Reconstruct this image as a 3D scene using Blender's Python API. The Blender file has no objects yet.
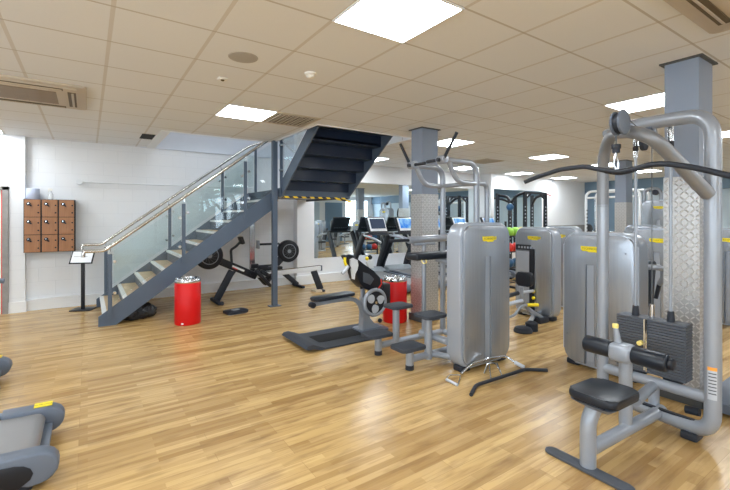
import bpy, bmesh, math, random
from mathutils import Vector, Matrix, Euler
random.seed(7)
PI = math.pi
SC = bpy.context.scene
COL = SC.collection
# ------------------------------------------------------------------ camera data
H = 1.52; F = 407.0; CX = 365.0; HY = 216.8
CS, SN = 0.8265, 0.5630
ZC = 2.812                     # ceiling height
YW = 8.55                      # back wall
def at(px, py, X=None, Y=None, z=None):
    """a point of the photograph carried onto a real plane of the room"""
    k = (px-CX)/F; u = (HY-py)/F
    vx = k*CS+SN; vy = -k*SN+CS
    if X is not None: d = X/vx
    elif Y is not None: d = Y/vy
    else: d = (z-H)/u
    return Vector((d*vx, d*vy, H+u*d))
# ------------------------------------------------------------------ materials
MATS = {}
def new_mat(name):
    m = bpy.data.materials.new(name); m.use_nodes = True
    nt = m.node_tree; nt.nodes.clear()
    out = nt.nodes.new('ShaderNodeOutputMaterial')
    b = nt.nodes.new('ShaderNodeBsdfPrincipled')
    nt.links.new(b.outputs[0], out.inputs[0])
    MATS[name] = m
    return m, nt, b, out
def N(nt, t, **kw):
    n = nt.nodes.new(t)
    for k, v in kw.items(): setattr(n, k, v)
    return n
def mth(nt, op, a, b=None, c=None):
    n = nt.nodes.new('ShaderNodeMath'); n.operation = op
    for i, v in enumerate((a, b, c)):
        if v is None: continue
        if isinstance(v, (int, float)): n.inputs[i].default_value = v
        else: nt.links.new(v, n.inputs[i])
    return n.outputs[0]
def mixc(nt, fac, c1, c2, mode='MIX'):
    n = nt.nodes.new('ShaderNodeMix'); n.data_type = 'RGBA'; n.blend_type = mode
    for i, v in ((0, fac), (6, c1), (7, c2)):
        if isinstance(v, (int, float)): n.inputs[i].default_value = v
        elif isinstance(v, tuple): n.inputs[i].default_value = v if len(v) == 4 else (*v, 1)
        else: nt.links.new(v, n.inputs[i])
    return n.outputs[2]
def coords(nt, scale=(1, 1, 1), world=False):
    if world:
        g = nt.nodes.new('ShaderNodeNewGeometry'); o = g.outputs['Position']
    else:
        g = nt.nodes.new('ShaderNodeTexCoord'); o = g.outputs['Object']
    m = nt.nodes.new('ShaderNodeMapping'); m.inputs['Scale'].default_value = scale
    nt.links.new(o, m.inputs['Vector'])
    return m.outputs[0]
def noise(nt, vec, scale, detail=3, rough=.5):
    n = nt.nodes.new('ShaderNodeTexNoise'); n.inputs['Scale'].default_value = scale
    n.inputs['Detail'].default_value = detail; n.inputs['Roughness'].default_value = rough
    nt.links.new(vec, n.inputs['Vector'])
    return n.outputs[0]
def bump(nt, b, h, strength=.2, dist=.01):
    n = nt.nodes.new('ShaderNodeBump'); n.inputs['Strength'].default_value = strength
    n.inputs['Distance'].default_value = dist
    nt.links.new(h, n.inputs['Height']); nt.links.new(n.outputs[0], b.inputs['Normal'])
def plain(name, col, rough=.5, metal=0., var=.06, nscale=6, bmp=0., bscale=200, coat=0., spec=.5):
    m, nt, b, _ = new_mat(name)
    v = coords(nt)
    f = noise(nt, v, nscale)
    c1 = tuple(max(0, c*(1-var)) for c in col); c2 = tuple(min(1, c*(1+var)) for c in col)
    nt.links.new(mixc(nt, f, c1, c2), b.inputs['Base Color'])
    b.inputs['Roughness'].default_value = rough; b.inputs['Metallic'].default_value = metal
    b.inputs['Specular IOR Level'].default_value = spec
    if coat: b.inputs['Coat Weight'].default_value = coat; b.inputs['Coat Roughness'].default_value = .15
    if bmp: bump(nt, b, noise(nt, v, bscale, 2), bmp, .002)
    return m
def emis(name, col, s):
    m = bpy.data.materials.new(name); m.use_nodes = True; nt = m.node_tree; nt.nodes.clear()
    o = nt.nodes.new('ShaderNodeOutputMaterial'); e = nt.nodes.new('ShaderNodeEmission')
    e.inputs[0].default_value = (*col, 1); e.inputs[1].default_value = s
    nt.links.new(e.outputs[0], o.inputs[0]); MATS[name] = m; return m

plain('tube', (.30, .33, .38), .32, .25, .03, coat=.3)
plain('tube_light', (.50, .54, .60), .34, .15, .03, coat=.3)
plain('sleeve', (.24, .25, .27), .38, .35, .03)
plain('shell', (.36, .395, .455), .34, .3, .03, coat=.25)
plain('rubber', (.020, .024, .034), .55, 0, .15, spec=.35)
plain('black', (.009, .011, .017), .42, 0, .15, spec=.35)
plain('pad', (.010, .014, .022), .36, 0, .1, bmp=.15, bscale=60, spec=.4)
plain('plate_iron', (.085, .095, .115), .5, .3, .1)
plain('mat_rubber', (.034, .041, .055), .75, 0, .12, bmp=.4, bscale=120)
plain('chrome', (.62, .64, .67), .14, 1, .02)
plain('steel_rail', (.68, .665, .64), .26, 1, .04)
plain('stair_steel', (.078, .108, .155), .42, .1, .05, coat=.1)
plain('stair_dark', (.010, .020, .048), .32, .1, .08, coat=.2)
plain('post_paint', (.25, .30, .39), .5, 0, .03, bmp=.05)
plain('plinth', (.075, .08, .082), .6, 0, .05)
plain('white_paint', (.80, .82, .85), .5, 0, .02)
plain('trim_white', (.80, .82, .84), .4, 0, .02)
plain('white_metal', (.74, .77, .80), .35, .1, .03)
plain('blue_wall', (.16, .25, .35), .6, 0, .04)
plain('pale_blue', (.50, .61, .70), .6, 0, .04)
plain('stone_band', (.30, .29, .28), .6, 0, .25, nscale=12)
plain('red_bin', (.62, .004, .005), .42, 0, .04, spec=.35)
plain('red', (.6, .02, .015), .4, 0, .04)
plain('upper_paint', (.66, .71, .79), .6, 0, .03)
plain('pin_yellow', (.85, .70, .22), .45, 0, .04)
plain('yellow', (.90, .72, .01), .45, 0, .04)
plain('orange', (.85, .35, .05), .5, 0, .04)
plain('ink', (.03, .03, .02), .6, 0, .02)
plain('paper', (.85, .87, .9), .6, 0, .02)
plain('paper_blue', (.50, .56, .72), .8, 0, .05)
plain('treadmill_grey', (.115, .14, .185), .45, 0, .06)
plain('belt', (.22, .22, .225), .36, 0, .12, nscale=3)
plain('deck_light', (.33, .37, .41), .5, 0, .05)
plain('nosing', (.74, .76, .76), .55, 0, .05)
plain('green', (.30, .62, .07), .45, 0, .05)
plain('blue_ball', (.02, .09, .20), .4, 0, .05)
plain('duct', (.004, .004, .005), .9, 0, .02)
plain('ac_plastic', (.56, .49, .39), .45, 0, .04)
plain('ac_grille', (.27, .215, .155), .6, 0, .1)
plain('ac_slot', (.12, .085, .04), .6, 0, .2)
plain('sensor_white', (.85, .84, .8), .4, 0, .02)
plain('speaker_grey', (.42, .40, .37), .6, 0, .05, bmp=.3, bscale=300)
plain('cable', (.10, .11, .12), .4, .4, .05)
plain('block_wood', (.62, .52, .38), .6, 0, .1)
plain('tread_wood', (.55, .41, .24), .45, 0, .2, nscale=9)
emis('panel_light', (.90, .96, 1.0), 30)
emis('window_light', (.80, .91, 1.0), 7.0)  # glow of the added fill windows, out of view
emis('added_upper_light', (.92, .96, 1.0), 9)  # glow of the panel added over the stair well
emis('screen_blue', (.10, .42, .95), .9)
_nt = MATS['screen_blue'].node_tree
_e = [n for n in _nt.nodes if n.type == 'EMISSION'][0]
_nt.links.new(mixc(_nt, mth(_nt, 'MULTIPLY', mth(_nt, 'SUBTRACT', noise(_nt, coords(_nt, (1, 1, 1)), 9, 2), .35), 2.2), (.05, .25, .85), (.45, .80, 1.0)), _e.inputs[0])
emis('screen_dim', (.13, .17, .27), .45)
def mk_brushed():
    m, nt, b, _ = new_mat('brushed')
    v = coords(nt, (14, 14, .6))
    f = noise(nt, v, 3, 4)
    nt.links.new(mixc(nt, f, (.29, .32, .365), (.40, .43, .475)), b.inputs['Base Color'])
    b.inputs['Metallic'].default_value = .6; b.inputs['Roughness'].default_value = .27
    b.inputs['Coat Weight'].default_value = .2
mk_brushed()
def mk_bag():
    m, nt, b, _ = new_mat('bag')
    b.inputs['Base Color'].default_value = (.012, .014, .018, 1); b.inputs['Roughness'].default_value = .22
    bump(nt, b, noise(nt, coords(nt), 22, 4), .9, .03)
mk_bag()
def mk_floor():
    m, nt, b, _ = new_mat('floor_wood')
    v = coords(nt, (1, 1, 1), True)
    v.node.inputs['Location'].default_value = (40.3, 40.02, 0)
    br = nt.nodes.new('ShaderNodeTexBrick')
    br.inputs['Scale'].default_value = 1; br.inputs['Brick Width'].default_value = 1.15
    br.inputs['Row Height'].default_value = .098; br.inputs['Mortar Size'].default_value = .0016
    br.inputs['Bias'].default_value = 0; br.offset = .37; br.offset_frequency = 3
    br.inputs['Color1'].default_value = (0, 0, 0, 1); br.inputs['Color2'].default_value = (1, 1, 1, 1)
    br.inputs['Mortar'].default_value = (.35, .35, .35, 1)
    nt.links.new(v, br.inputs['Vector'])
    # second coarser break-up so that neighbouring planks differ strongly
    br2 = nt.nodes.new('ShaderNodeTexBrick')
    br2.inputs['Scale'].default_value = 1; br2.inputs['Brick Width'].default_value = .62
    br2.inputs['Row Height'].default_value = .049; br2.inputs['Mortar Size'].default_value = .0
    br2.offset = .41; br2.offset_frequency = 2
    br2.inputs['Color1'].default_value = (0, 0, 0, 1); br2.inputs['Color2'].default_value = (1, 1, 1, 1)
    nt.links.new(v, br2.inputs['Vector'])
    g1 = noise(nt, coords(nt, (.9, 13, 1), True), 2.2, 5, .6)
    g2 = noise(nt, coords(nt, (2.0, 9, 1), True), 1.3, 3, .5)
    c = mixc(nt, br.outputs[0], (.35, .205, .070), (.58, .385, .155))
    c = mixc(nt, mth(nt, 'MULTIPLY', mth(nt, 'POWER', br2.outputs[0], 2.0), .65), c, (.72, .50, .225))
    c = mixc(nt, mth(nt, 'MULTIPLY', mth(nt, 'SMOOTH_MIN', 1.0, mth(nt, 'MAXIMUM', 0.0, mth(nt, 'MULTIPLY', mth(nt, 'SUBTRACT', g1, .49), 6)), .1), .42), c, (.25, .125, .04))
    c = mixc(nt, mth(nt, 'MULTIPLY', mth(nt, 'MAXIMUM', 0.0, mth(nt, 'SUBTRACT', g2, .53)), 3.2), c, (.21, .115, .045))
    c = mixc(nt, mth(nt, 'MULTIPLY', br.outputs[1], .45), c, (.26, .15, .06))
    nt.links.new(c, b.inputs['Base Color'])
    b.inputs['Roughness'].default_value = .27
    b.inputs['Specular IOR Level'].default_value = .5
    bump(nt, b, noise(nt, coords(nt, (3, 40, 1), True), 3, 3), .06, .004)
mk_floor()
def mk_ceiling():
    m, nt, b, _ = new_mat('ceiling_tile')
    g = nt.nodes.new('ShaderNodeNewGeometry'); s = nt.nodes.new('ShaderNodeSeparateXYZ')
    nt.links.new(g.outputs['Position'], s.inputs[0])
    fx = mth(nt, 'FRACT', mth(nt, 'DIVIDE', mth(nt, 'ADD', s.outputs[0], .47+60), .6))
    fy = mth(nt, 'FRACT', mth(nt, 'DIVIDE', mth(nt, 'ADD', s.outputs[1], -2.935+60), .6))
    dx = mth(nt, 'ABSOLUTE', mth(nt, 'SUBTRACT', fx, .5)); dy = mth(nt, 'ABSOLUTE', mth(nt, 'SUBTRACT', fy, .5))
    lx = mth(nt, 'GREATER_THAN', dx, .478); ly = mth(nt, 'GREATER_THAN', dy, .486)
    n1 = noise(nt, coords(nt, (1, 1, 1), True), .5, 3)
    n2 = noise(nt, coords(nt, (1, 1, 1), True), 60, 4, .7)
    c = mixc(nt, n1, (.765, .785, .81), (.805, .825, .85))
    c = mixc(nt, mth(nt, 'MULTIPLY', n2, .35), c, (.69, .70, .70))
    c = mixc(nt, mth(nt, 'MULTIPLY', lx, .75), c, (.60, .57, .53))
    c = mixc(nt, mth(nt, 'MULTIPLY', ly, .75), c, (.46, .42, .37))
    nt.links.new(c, b.inputs['Base Color']); b.inputs['Roughness'].default_value = .85
    bump(nt, b, n2, .2, .004)
mk_ceiling()
def mk_block():
    m, nt, b, _ = new_mat('block_wall')
    g = nt.nodes.new('ShaderNodeNewGeometry'); s = nt.nodes.new('ShaderNodeSeparateXYZ')
    nt.links.new(g.outputs['Position'], s.inputs[0])
    cb = nt.nodes.new('ShaderNodeCombineXYZ')
    nt.links.new(mth(nt, 'ADD', s.outputs[0], s.outputs[1]), cb.inputs[0]); nt.links.new(s.outputs[2], cb.inputs[1])
    br = nt.nodes.new('ShaderNodeTexBrick')
    br.inputs['Scale'].default_value = 1; br.inputs['Brick Width'].default_value = .45; br.inputs['Row Height'].default_value = .225
    br.inputs['Mortar Size'].default_value = .006; br.inputs['Mortar Smooth'].default_value = .6
    br.inputs['Color1'].default_value = (.79, .81, .84, 1); br.inputs['Color2'].default_value = (.80, .82, .85, 1)
    br.inputs['Mortar'].default_value = (.75, .772, .805, 1)
    nt.links.new(cb.outputs[0], br.inputs['Vector'])
    n = noise(nt, coords(nt, (1, 1, 1), True), 1.2, 4)
    nt.links.new(mixc(nt, mth(nt, 'MULTIPLY', n, .12), br.outputs[0], (.66, .69, .73)), b.inputs['Base Color'])
    b.inputs['Roughness'].default_value = .55
    hh = mth(nt, 'ADD', mth(nt, 'MULTIPLY', br.outputs[1], -1.0), mth(nt, 'MULTIPLY', noise(nt, coords(nt, (1, 1, 1), True), 60, 3), .3))
    bump(nt, b, hh, .25, .008)
mk_block()
def mk_diamond():
    m, nt, b, _ = new_mat('diamond_plate')
    g = nt.nodes.new('ShaderNodeNewGeometry'); s = nt.nodes.new('ShaderNodeSeparateXYZ')
    nt.links.new(g.outputs['Position'], s.inputs[0])
    k = 1/.036
    a = mth(nt, 'MULTIPLY', mth(nt, 'ADD', s.outputs[0], mth(nt, 'ADD', s.outputs[1], 20)), k)
    z = mth(nt, 'MULTIPLY', s.outputs[2], k)
    fa = mth(nt, 'SUBTRACT', mth(nt, 'FRACT', a), .5); fz = mth(nt, 'SUBTRACT', mth(nt, 'FRACT', z), .5)
    chk = mth(nt, 'SUBTRACT', mth(nt, 'MULTIPLY', mth(nt, 'MODULO', mth(nt, 'ADD', mth(nt, 'FLOOR', a), mth(nt, 'FLOOR', z)), 2.0), 2.0), 1.0)
    fz2 = mth(nt, 'MULTIPLY', fz, chk)
    p = mth(nt, 'MULTIPLY', mth(nt, 'ADD', fa, fz2), .707); q = mth(nt, 'MULTIPLY', mth(nt, 'SUBTRACT', fa, fz2), .707)
    e = mth(nt, 'ADD', mth(nt, 'POWER', mth(nt, 'DIVIDE', mth(nt, 'ABSOLUTE', p), .56), 2.0), mth(nt, 'POWER', mth(nt, 'DIVIDE', mth(nt, 'ABSOLUTE', q), .17), 2.0))
    h = mth(nt, 'MAXIMUM', mth(nt, 'SUBTRACT', 1.0, e), 0.0)
    n = noise(nt, coords(nt, (1, 1, 1), True), 3, 3)
    c = mixc(nt, n, (.44, .44, .44), (.55, .55, .555))
    c = mixc(nt, mth(nt, 'MULTIPLY', mth(nt, 'GREATER_THAN', h, .02), .5), c, (.88, .88, .88))
    nt.links.new(c, b.inputs['Base Color'])
    b.inputs['Metallic'].default_value = .7; b.inputs['Roughness'].default_value = .36
    bump(nt, b, h, .9, .006)
mk_diamond()
def mk_locker():
    m, nt, b, _ = new_mat('locker_wood')
    g = noise(nt, coords(nt, (30, 4, 2.2)), 1.6, 4, .6)
    nt.links.new(mixc(nt, g, (.25, .10, .036), (.46, .215, .09)), b.inputs['Base Color'])
    b.inputs['Roughness'].default_value = .4
mk_locker()
def mk_hazard():
    m, nt, b, _ = new_mat('hazard')
    g = nt.nodes.new('ShaderNodeNewGeometry'); s = nt.nodes.new('ShaderNodeSeparateXYZ')
    nt.links.new(g.outputs['Position'], s.inputs[0])
    f = mth(nt, 'GREATER_THAN', mth(nt, 'FRACT', mth(nt, 'MULTIPLY', mth(nt, 'ADD', mth(nt, 'ADD', s.outputs[0], s.outputs[1]), mth(nt, 'ADD', s.outputs[2], 10)), 6.2)), .48)
    nt.links.new(mixc(nt, f, (.9, .62, .02), (.015, .015, .02)), b.inputs['Base Color']); b.inputs['Roughness'].default_value = .45
mk_hazard()
def mk_glass():
    m = bpy.data.materials.new('glass'); m.use_nodes = True; nt = m.node_tree; nt.nodes.clear(); MATS['glass'] = m
    o = nt.nodes.new('ShaderNodeOutputMaterial'); t = nt.nodes.new('ShaderNodeBsdfTransparent'); g = nt.nodes.new('ShaderNodeBsdfGlossy')
    t.inputs[0].default_value = (.945, .978, .98, 1); g.inputs['Roughness'].default_value = .03; g.inputs[0].default_value = (.9, .95, .97, 1)
    fr = nt.nodes.new('ShaderNodeFresnel'); fr.inputs[0].default_value = 1.5
    mx = nt.nodes.new('ShaderNodeMixShader')
    nt.links.new(mth(nt, 'ADD', mth(nt, 'MULTIPLY', fr.outputs[0], .35), .02), mx.inputs[0]); nt.links.new(t.outputs[0], mx.inputs[1]); nt.links.new(g.outputs[0], mx.inputs[2])
    nt.links.new(mx.outputs[0], o.inputs[0])
mk_glass()
def mk_clear():
    m = bpy.data.materials.new('clear_plastic'); m.use_nodes = True; nt = m.node_tree; nt.nodes.clear(); MATS['clear_plastic'] = m
    o = nt.nodes.new('ShaderNodeOutputMaterial'); t = nt.nodes.new('ShaderNodeBsdfTransparent'); g = nt.nodes.new('ShaderNodeBsdfPrincipled')
    g.inputs['Base Color'].default_value = (.85, .87, .9, 1); g.inputs['Roughness'].default_value = .2
    mx = nt.nodes.new('ShaderNodeMixShader'); mx.inputs[0].default_value = .45
    nt.links.new(t.outputs[0], mx.inputs[1]); nt.links.new(g.outputs[0], mx.inputs[2]); nt.links.new(mx.outputs[0], o.inputs[0])
mk_clear()
m, nt, b, _ = new_mat('mirror')
b.inputs['Base Color'].default_value = (.87, .96, .985, 1); b.inputs['Metallic'].default_value = 1; b.inputs['Roughness'].default_value = .0

# ------------------------------------------------------------------ mesh builder
def fil(pts, rad, n=5):
    """round the corners of a polyline"""
    pts = [Vector(p) for p in pts]
    out = [pts[0]]
    for i in range(1, len(pts)-1):
        p, a, c = pts[i], pts[i-1], pts[i+1]
        r = rad[i-1] if isinstance(rad, (list, tuple)) else rad
        da, dc = (a-p), (c-p)
        r1 = min(r, da.length*.49, dc.length*.49)
        s, e = p+da.normalized()*r1, p+dc.normalized()*r1
        for k in range(n+1):
            t = k/n
            out.append(s*(1-t)**2 + p*2*t*(1-t) + e*t*t)
    out.append(pts[-1])
    return out
def rrect(w, h, r, n=6, cx=0, cy=0):
    o = []
    for (sx, sy, a0) in ((1, 1, 0), (-1, 1, 90), (-1, -1, 180), (1, -1, 270)):
        for k in range(n+1):
            a = math.radians(a0+90*k/n)
            o.append((cx+sx*(w/2-r)+r*math.cos(a), cy+sy*(h/2-r)+r*math.sin(a)))
    return o
class MB:
    def __init__(s): s.bm = bmesh.new()
    def add(s, bm2, M=None):
        if M is not None: bmesh.ops.transform(bm2, matrix=M, verts=bm2.verts)
        me = bpy.data.meshes.new('t'); bm2.to_mesh(me); bm2.free(); s.bm.from_mesh(me); bpy.data.meshes.remove(me)
        return s
    def box(s, c, d, rot=(0, 0, 0), bev=0, seg=2):
        b = bmesh.new(); bmesh.ops.create_cube(b, size=1)
        bmesh.ops.scale(b, vec=d, verts=b.verts)
        if bev: bmesh.ops.bevel(b, geom=b.edges[:], offset=min(bev, min(d)*.49), segments=seg, affect='EDGES', profile=.5)
        return s.add(b, Matrix.Translation(Vector(c)) @ Euler(rot).to_matrix().to_4x4())
    def bx(s, a, b, bev=0):
        a = Vector(a); b = Vector(b)
        return s.box((a+b)/2, (abs(b.x-a.x), abs(b.y-a.y), abs(b.z-a.z)), bev=bev)
    def beam(s, a, b, w, h, bev=0, roll=0):
        a = Vector(a); b = Vector(b); d = b-a
        M = Matrix.Translation((a+b)/2) @ d.to_track_quat('Y', 'Z').to_matrix().to_4x4() @ Matrix.Rotation(roll, 4, 'Y')
        q = bmesh.new(); bmesh.ops.create_cube(q, size=1); bmesh.ops.scale(q, vec=(w, d.length, h), verts=q.verts)
        if bev: bmesh.ops.bevel(q, geom=q.edges[:], offset=min(bev, w*.45, h*.45), segments=2, affect='EDGES', profile=.5)
        return s.add(q, M)
    def cyl(s, a, b, r, r2=None, seg=20, bev=0):
        a = Vector(a); b = Vector(b); d = b-a
        q = bmesh.new(); bmesh.ops.create_cone(q, cap_ends=True, segments=seg, radius1=r, radius2=r if r2 is None else r2, depth=d.length)
        if bev:
            ed = [e for e in q.edges if len(e.link_faces) == 2 and any(len(f.verts) > 4 for f in e.link_faces)]
            bmesh.ops.bevel(q, geom=ed, offset=bev, segments=3, affect='EDGES', profile=.5)
        return s.add(q, Matrix.Translation((a+b)/2) @ d.to_track_quat('Z', 'Y').to_matrix().to_4x4())
    def sph(s, c, r, sc=(1, 1, 1), seg=16):
        q = bmesh.new(); bmesh.ops.create_uvsphere(q, u_segments=seg, v_segments=seg//2+2, radius=r)
        bmesh.ops.scale(q, vec=sc, verts=q.verts)
        return s.add(q, Matrix.Translation(Vector(c)))
    def tube(s, pts, r, seg=12, closed=False, sq=None):
        """sweep a round (or sq=(half width, half height)) section along the points"""
        pts = [Vector(p) for p in pts]; n = len(pts)
        T = []
        for i in range(n):
            a = pts[(i-1) % n] if (closed or i > 0) else pts[i]
            c = pts[(i+1) % n] if (closed or i < n-1) else pts[i]
            T.append((c-a).normalized())
        up = Vector((0, 0, 1)) if abs(T[0].z) < .9 else Vector((0, 1, 0))
        nrm = (up - T[0]*up.dot(T[0])).normalized()
        rings = []
        q = s.bm
        for i in range(n):
            if i:
                ax = T[i-1].cross(T[i])
                if ax.length > 1e-6:
                    nrm = Matrix.Rotation(T[i-1].angle(T[i]), 3, ax.normalized()) @ nrm
                nrm = (nrm - T[i]*nrm.dot(T[i])).normalized()
            bi = T[i].cross(nrm)
            rr = r[i] if isinstance(r, (list, tuple)) else r
            ring = []
            for k in range(seg):
                a = 2*PI*k/seg
                if sq:
                    ca, sa = math.cos(a), math.sin(a)
                    e = .55
                    x = sq[0]*math.copysign(abs(ca)**e, ca); y = sq[1]*math.copysign(abs(sa)**e, sa)
                else: x, y = rr*math.cos(a), rr*math.sin(a)
                ring.append(q.verts.new(pts[i]+bi*x+nrm*y))
            rings.append(ring)
        m_ = n if closed else n-1
        for i in range(m_):
            A, B = rings[i], rings[(i+1) % n]
            for k in range(seg): q.faces.new((A[k], A[(k+1) % seg], B[(k+1) % seg], B[k]))
        if not closed:
            q.faces.new(rings[0][::-1]); q.faces.new(rings[-1])
        return s
    def prism(s, poly, t0, t1, axis='y', bev=0, M=None):
        """poly of 2D points; axis y: (x,z) extruded along y, x: (y,z) along x, z: (x,y) along z"""
        q = bmesh.new()
        f = {'y': lambda a, b, t: (a, t, b), 'x': lambda a, b, t: (t, a, b), 'z': lambda a, b, t: (a, b, t)}[axis]
        v0 = [q.verts.new(f(a, b, t0)) for a, b in poly]; v1 = [q.verts.new(f(a, b, t1)) for a, b in poly]
        n = len(poly)
        f0 = q.faces.new(v0); f1 = q.faces.new(v1[::-1])
        for i in range(n): q.faces.new((v0[i], v1[i], v1[(i+1) % n], v0[(i+1) % n]))
        if bev:
            ed = list({e for ff in (f0, f1) for e in ff.edges})
            bmesh.ops.bevel(q, geom=ed, offset=bev, segments=3, affect='EDGES', profile=.5)
        bmesh.ops.recalc_face_normals(q, faces=q.faces)
        return s.add(q, M)
    def lathe(s, prof, c=(0, 0, 0), seg=32):
        q = bmesh.new(); rings = []
        for r, z in prof:
            rings.append([q.verts.new((r*math.cos(2*PI*k/seg), r*math.sin(2*PI*k/seg), z)) for k in range(seg)])
        for A, B in zip(rings, rings[1:]):
            for k in range(seg): q.faces.new((A[k], A[(k+1) % seg], B[(k+1) % seg], B[k]))
        q.faces.new(rings[0][::-1]); q.faces.new(rings[-1])
        return s.add(q, Matrix.Translation(Vector(c)))
    def build(s, name, mat, parent=None, world=False, label=None, smooth=True, autosm=40):
        if world and parent is not None:
            bmesh.ops.translate(s.bm, vec=-(parent_loc(parent)), verts=s.bm.verts)
        bmesh.ops.recalc_face_normals(s.bm, faces=s.bm.faces)
        me = bpy.data.meshes.new(name)
        if smooth:
            ang = math.radians(autosm)
            for f in s.bm.faces: f.smooth = True
            for e in s.bm.edges:
                if len(e.link_faces) == 2 and e.calc_face_angle(0) > ang: e.smooth = False
        s.bm.to_mesh(me); s.bm.free()
        me.materials.append(MATS[mat])
        o = bpy.data.objects.new(name, me); COL.objects.link(o)
        if parent is not None: o.parent = parent
        if label: o['label'] = label
        return o
LOC = {}
def parent_loc(p):
    v = Vector((0, 0, 0))
    while p is not None:
        v += p.location; p = p.parent
    return v
def thing(name, label, cat, loc=(0, 0, 0), rz=0, group=None):
    o = bpy.data.objects.new(name, None); COL.objects.link(o)
    o.empty_display_size = .1
    o.location = loc; o.rotation_euler = (0, 0, rz)
    o['label'] = label; o['category'] = cat
    if group: o['group'] = group
    return o
def tag(o, label, cat, group=None):
    o['label'] = label; o['category'] = cat
    if group: o['group'] = group
    return o
def struct(o): o['kind'] = 'structure'; return o
def copy_tree(o, parent=None):
    c = o.copy(); COL.objects.link(c)
    if parent is not None: c.parent = parent
    for ch in list(o.children): copy_tree(ch, c)
    return c
def text_mesh(name, txt, size, mat, parent, M, ext=.001, label=None):
    cu = bpy.data.curves.new('txt', 'FONT'); cu.body = txt; cu.size = size; cu.align_x = 'CENTER'; cu.align_y = 'CENTER'; cu.extrude = ext
    cu.resolution_u = 2
    to = bpy.data.objects.new('txt', cu); COL.objects.link(to)
    dg = bpy.context.evaluated_depsgraph_get(); me = bpy.data.meshes.new_from_object(to.evaluated_get(dg))
    bpy.data.objects.remove(to); bpy.data.curves.remove(cu)
    me.transform(M); me.name = name; me.materials.clear(); me.materials.append(MATS[mat])
    o = bpy.data.objects.new(name, me); COL.objects.link(o); o.parent = parent
    if label: o['label'] = label
    return o

# ================================================================== THE ROOM
X0, X1, Y0 = -5.0, 15.6, -5.2
struct(MB().bx((X0-.2, Y0-.2, -.1), (X1+.2, YW+.4, 0)).build('floor', 'floor_wood', smooth=False))
c = MB()
HX0, HX1, HX2, HY1, HY2 = .905, 2.66, 4.40, 6.75, 5.08
ZT = 3.10
c.bx((X0, Y0, ZC), (X1, HY2, ZT)).bx((X0, HY2, ZC), (HX1, HY1, ZT)).bx((X0, HY1, ZC), (HX0, YW, ZT)).bx((HX2, HY2, ZC), (X1, YW, ZT))
struct(c.build('ceiling', 'ceiling_tile', smooth=False))
t = MB()
for a, b in (((HX0-.005, HY1-.03), (HX1, HY1)), ((HX1-.03, HY2-.03), (HX1, HY1-.03)), ((HX1, HY2-.03), (HX2+.03, HY2)), ((HX2, HY2), (HX2+.03, YW-.2)), ((HX0-.005, HY1), (HX0+.13, YW-.01))):
    t.bx((a[0], a[1], ZC-.012), (b[0], b[1], ZT+.0))
struct(t.build('trim_1', 'trim_white', smooth=False))
# back wall (left half): block wall, with white piers and the mirror bay standing proud of it
struct(MB().bx((-1.02-3.98, YW, 0), (4.1, YW+.2, 5.4)).build('wall_back', 'block_wall', smooth=False))
PX = -.83
w = MB()
w.bx((-1.03, YW-.10, 0), (PX, YW, ZC)).bx((X0, YW-.10, 1.99), (-1.03, YW, ZC)).bx((X0, YW-.1, 0), (-2.1, YW, 1.99))
struct(w.build('wall_pier', 'block_wall', smooth=False))
YM = 8.35
XM0, XM1 = 4.28, 9.98
w = MB()
w.bx((3.86, YM, 0), (XM0, YW+.2, 5.4)).bx((XM0, YM, 0), (XM1, YW, .56)).bx((XM0, YM-.0, 2.37), (XM1, YW, ZC)).bx((XM0, YM+.05, .56), (XM1, YW, 2.37))
w.bx((XM0, YM, ZT), (4.6, YW+.2, 5.4))
w.bx((XM1, 7.95, 0), (10.12, YW, ZC))
struct(w.build('wall_mirror_bay', 'white_paint', smooth=False))
Y8 = 8.02
w = MB(); w.bx((10.12, Y8, 0), (X1+.2, YW, ZC)); struct(w.build('wall_far', 'white_paint', smooth=False))
w = MB(); w.bx((12.9, Y8-.02, .9), (X1, Y8, 1.22)); struct(w.build('trim_2', 'stone_band', smooth=False))
w = MB().bx((X1, Y0, 0), (X1+.2, YW, 2.36)); struct(w.build('wall_right', 'pale_blue', smooth=False))
w = MB().bx((X1-.12, Y0, 2.36), (X1+.2, Y8, ZC)).bx((X1-.06, 6.5, 0), (X1, Y8, 2.36)); struct(w.build('trim_3', 'blue_wall', smooth=False))
w = MB().bx((X0-.2, Y0-.2, 0), (X1+.2, Y0, ZC)); struct(w.build('wall_front', 'white_paint', smooth=False))
w = MB().bx((6.3, Y0, 0), (7.6, Y0+.06, 2.4)).bx((12.0, Y0, 0), (13.2, Y0+.06, 2.4)); struct(w.build('trim_4', 'blue_wall', smooth=False))
w = MB().bx((8.6, Y0, 0), (11.6, Y0+.05, 2.4)); struct(w.build('trim_5', 'pale_blue', smooth=False))
struct(MB().bx((X0-.2, Y0, 0), (X0, YW, ZC)).build('wall_left', 'white_paint', smooth=False))
# upper storey seen through the stair well
w = MB()
w.bx((HX0-1.3, HY2-2.0, 5.4), (4.6, YW+.2, 5.5)).bx((HX0-1.3, HY2-2.0, ZT), (HX0-1.2, YW, 5.4)).bx((4.5, HY2-2, ZT), (4.6, YM, 5.4)).bx((HX0-1.3, HY2-2.1, ZT), (4.6, HY2-2, 5.4))
struct(w.build('wall_upper', 'white_paint', smooth=False))
struct(MB().bx((HX0-.1, YW-.03, ZC-.01), (3.86, YW, 5.4)).build('wall_upper_back', 'upper_paint', smooth=False))
lt = tag(MB().bx((1.0, 5.8, 5.34), (3.6, 6.4, 5.38)).build('ceiling_light', 'added_upper_light', smooth=False), 'unseen light panel added to brighten the stair well from the upper floor', 'light')  # unseen panel, put in to brighten the upper storey
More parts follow.
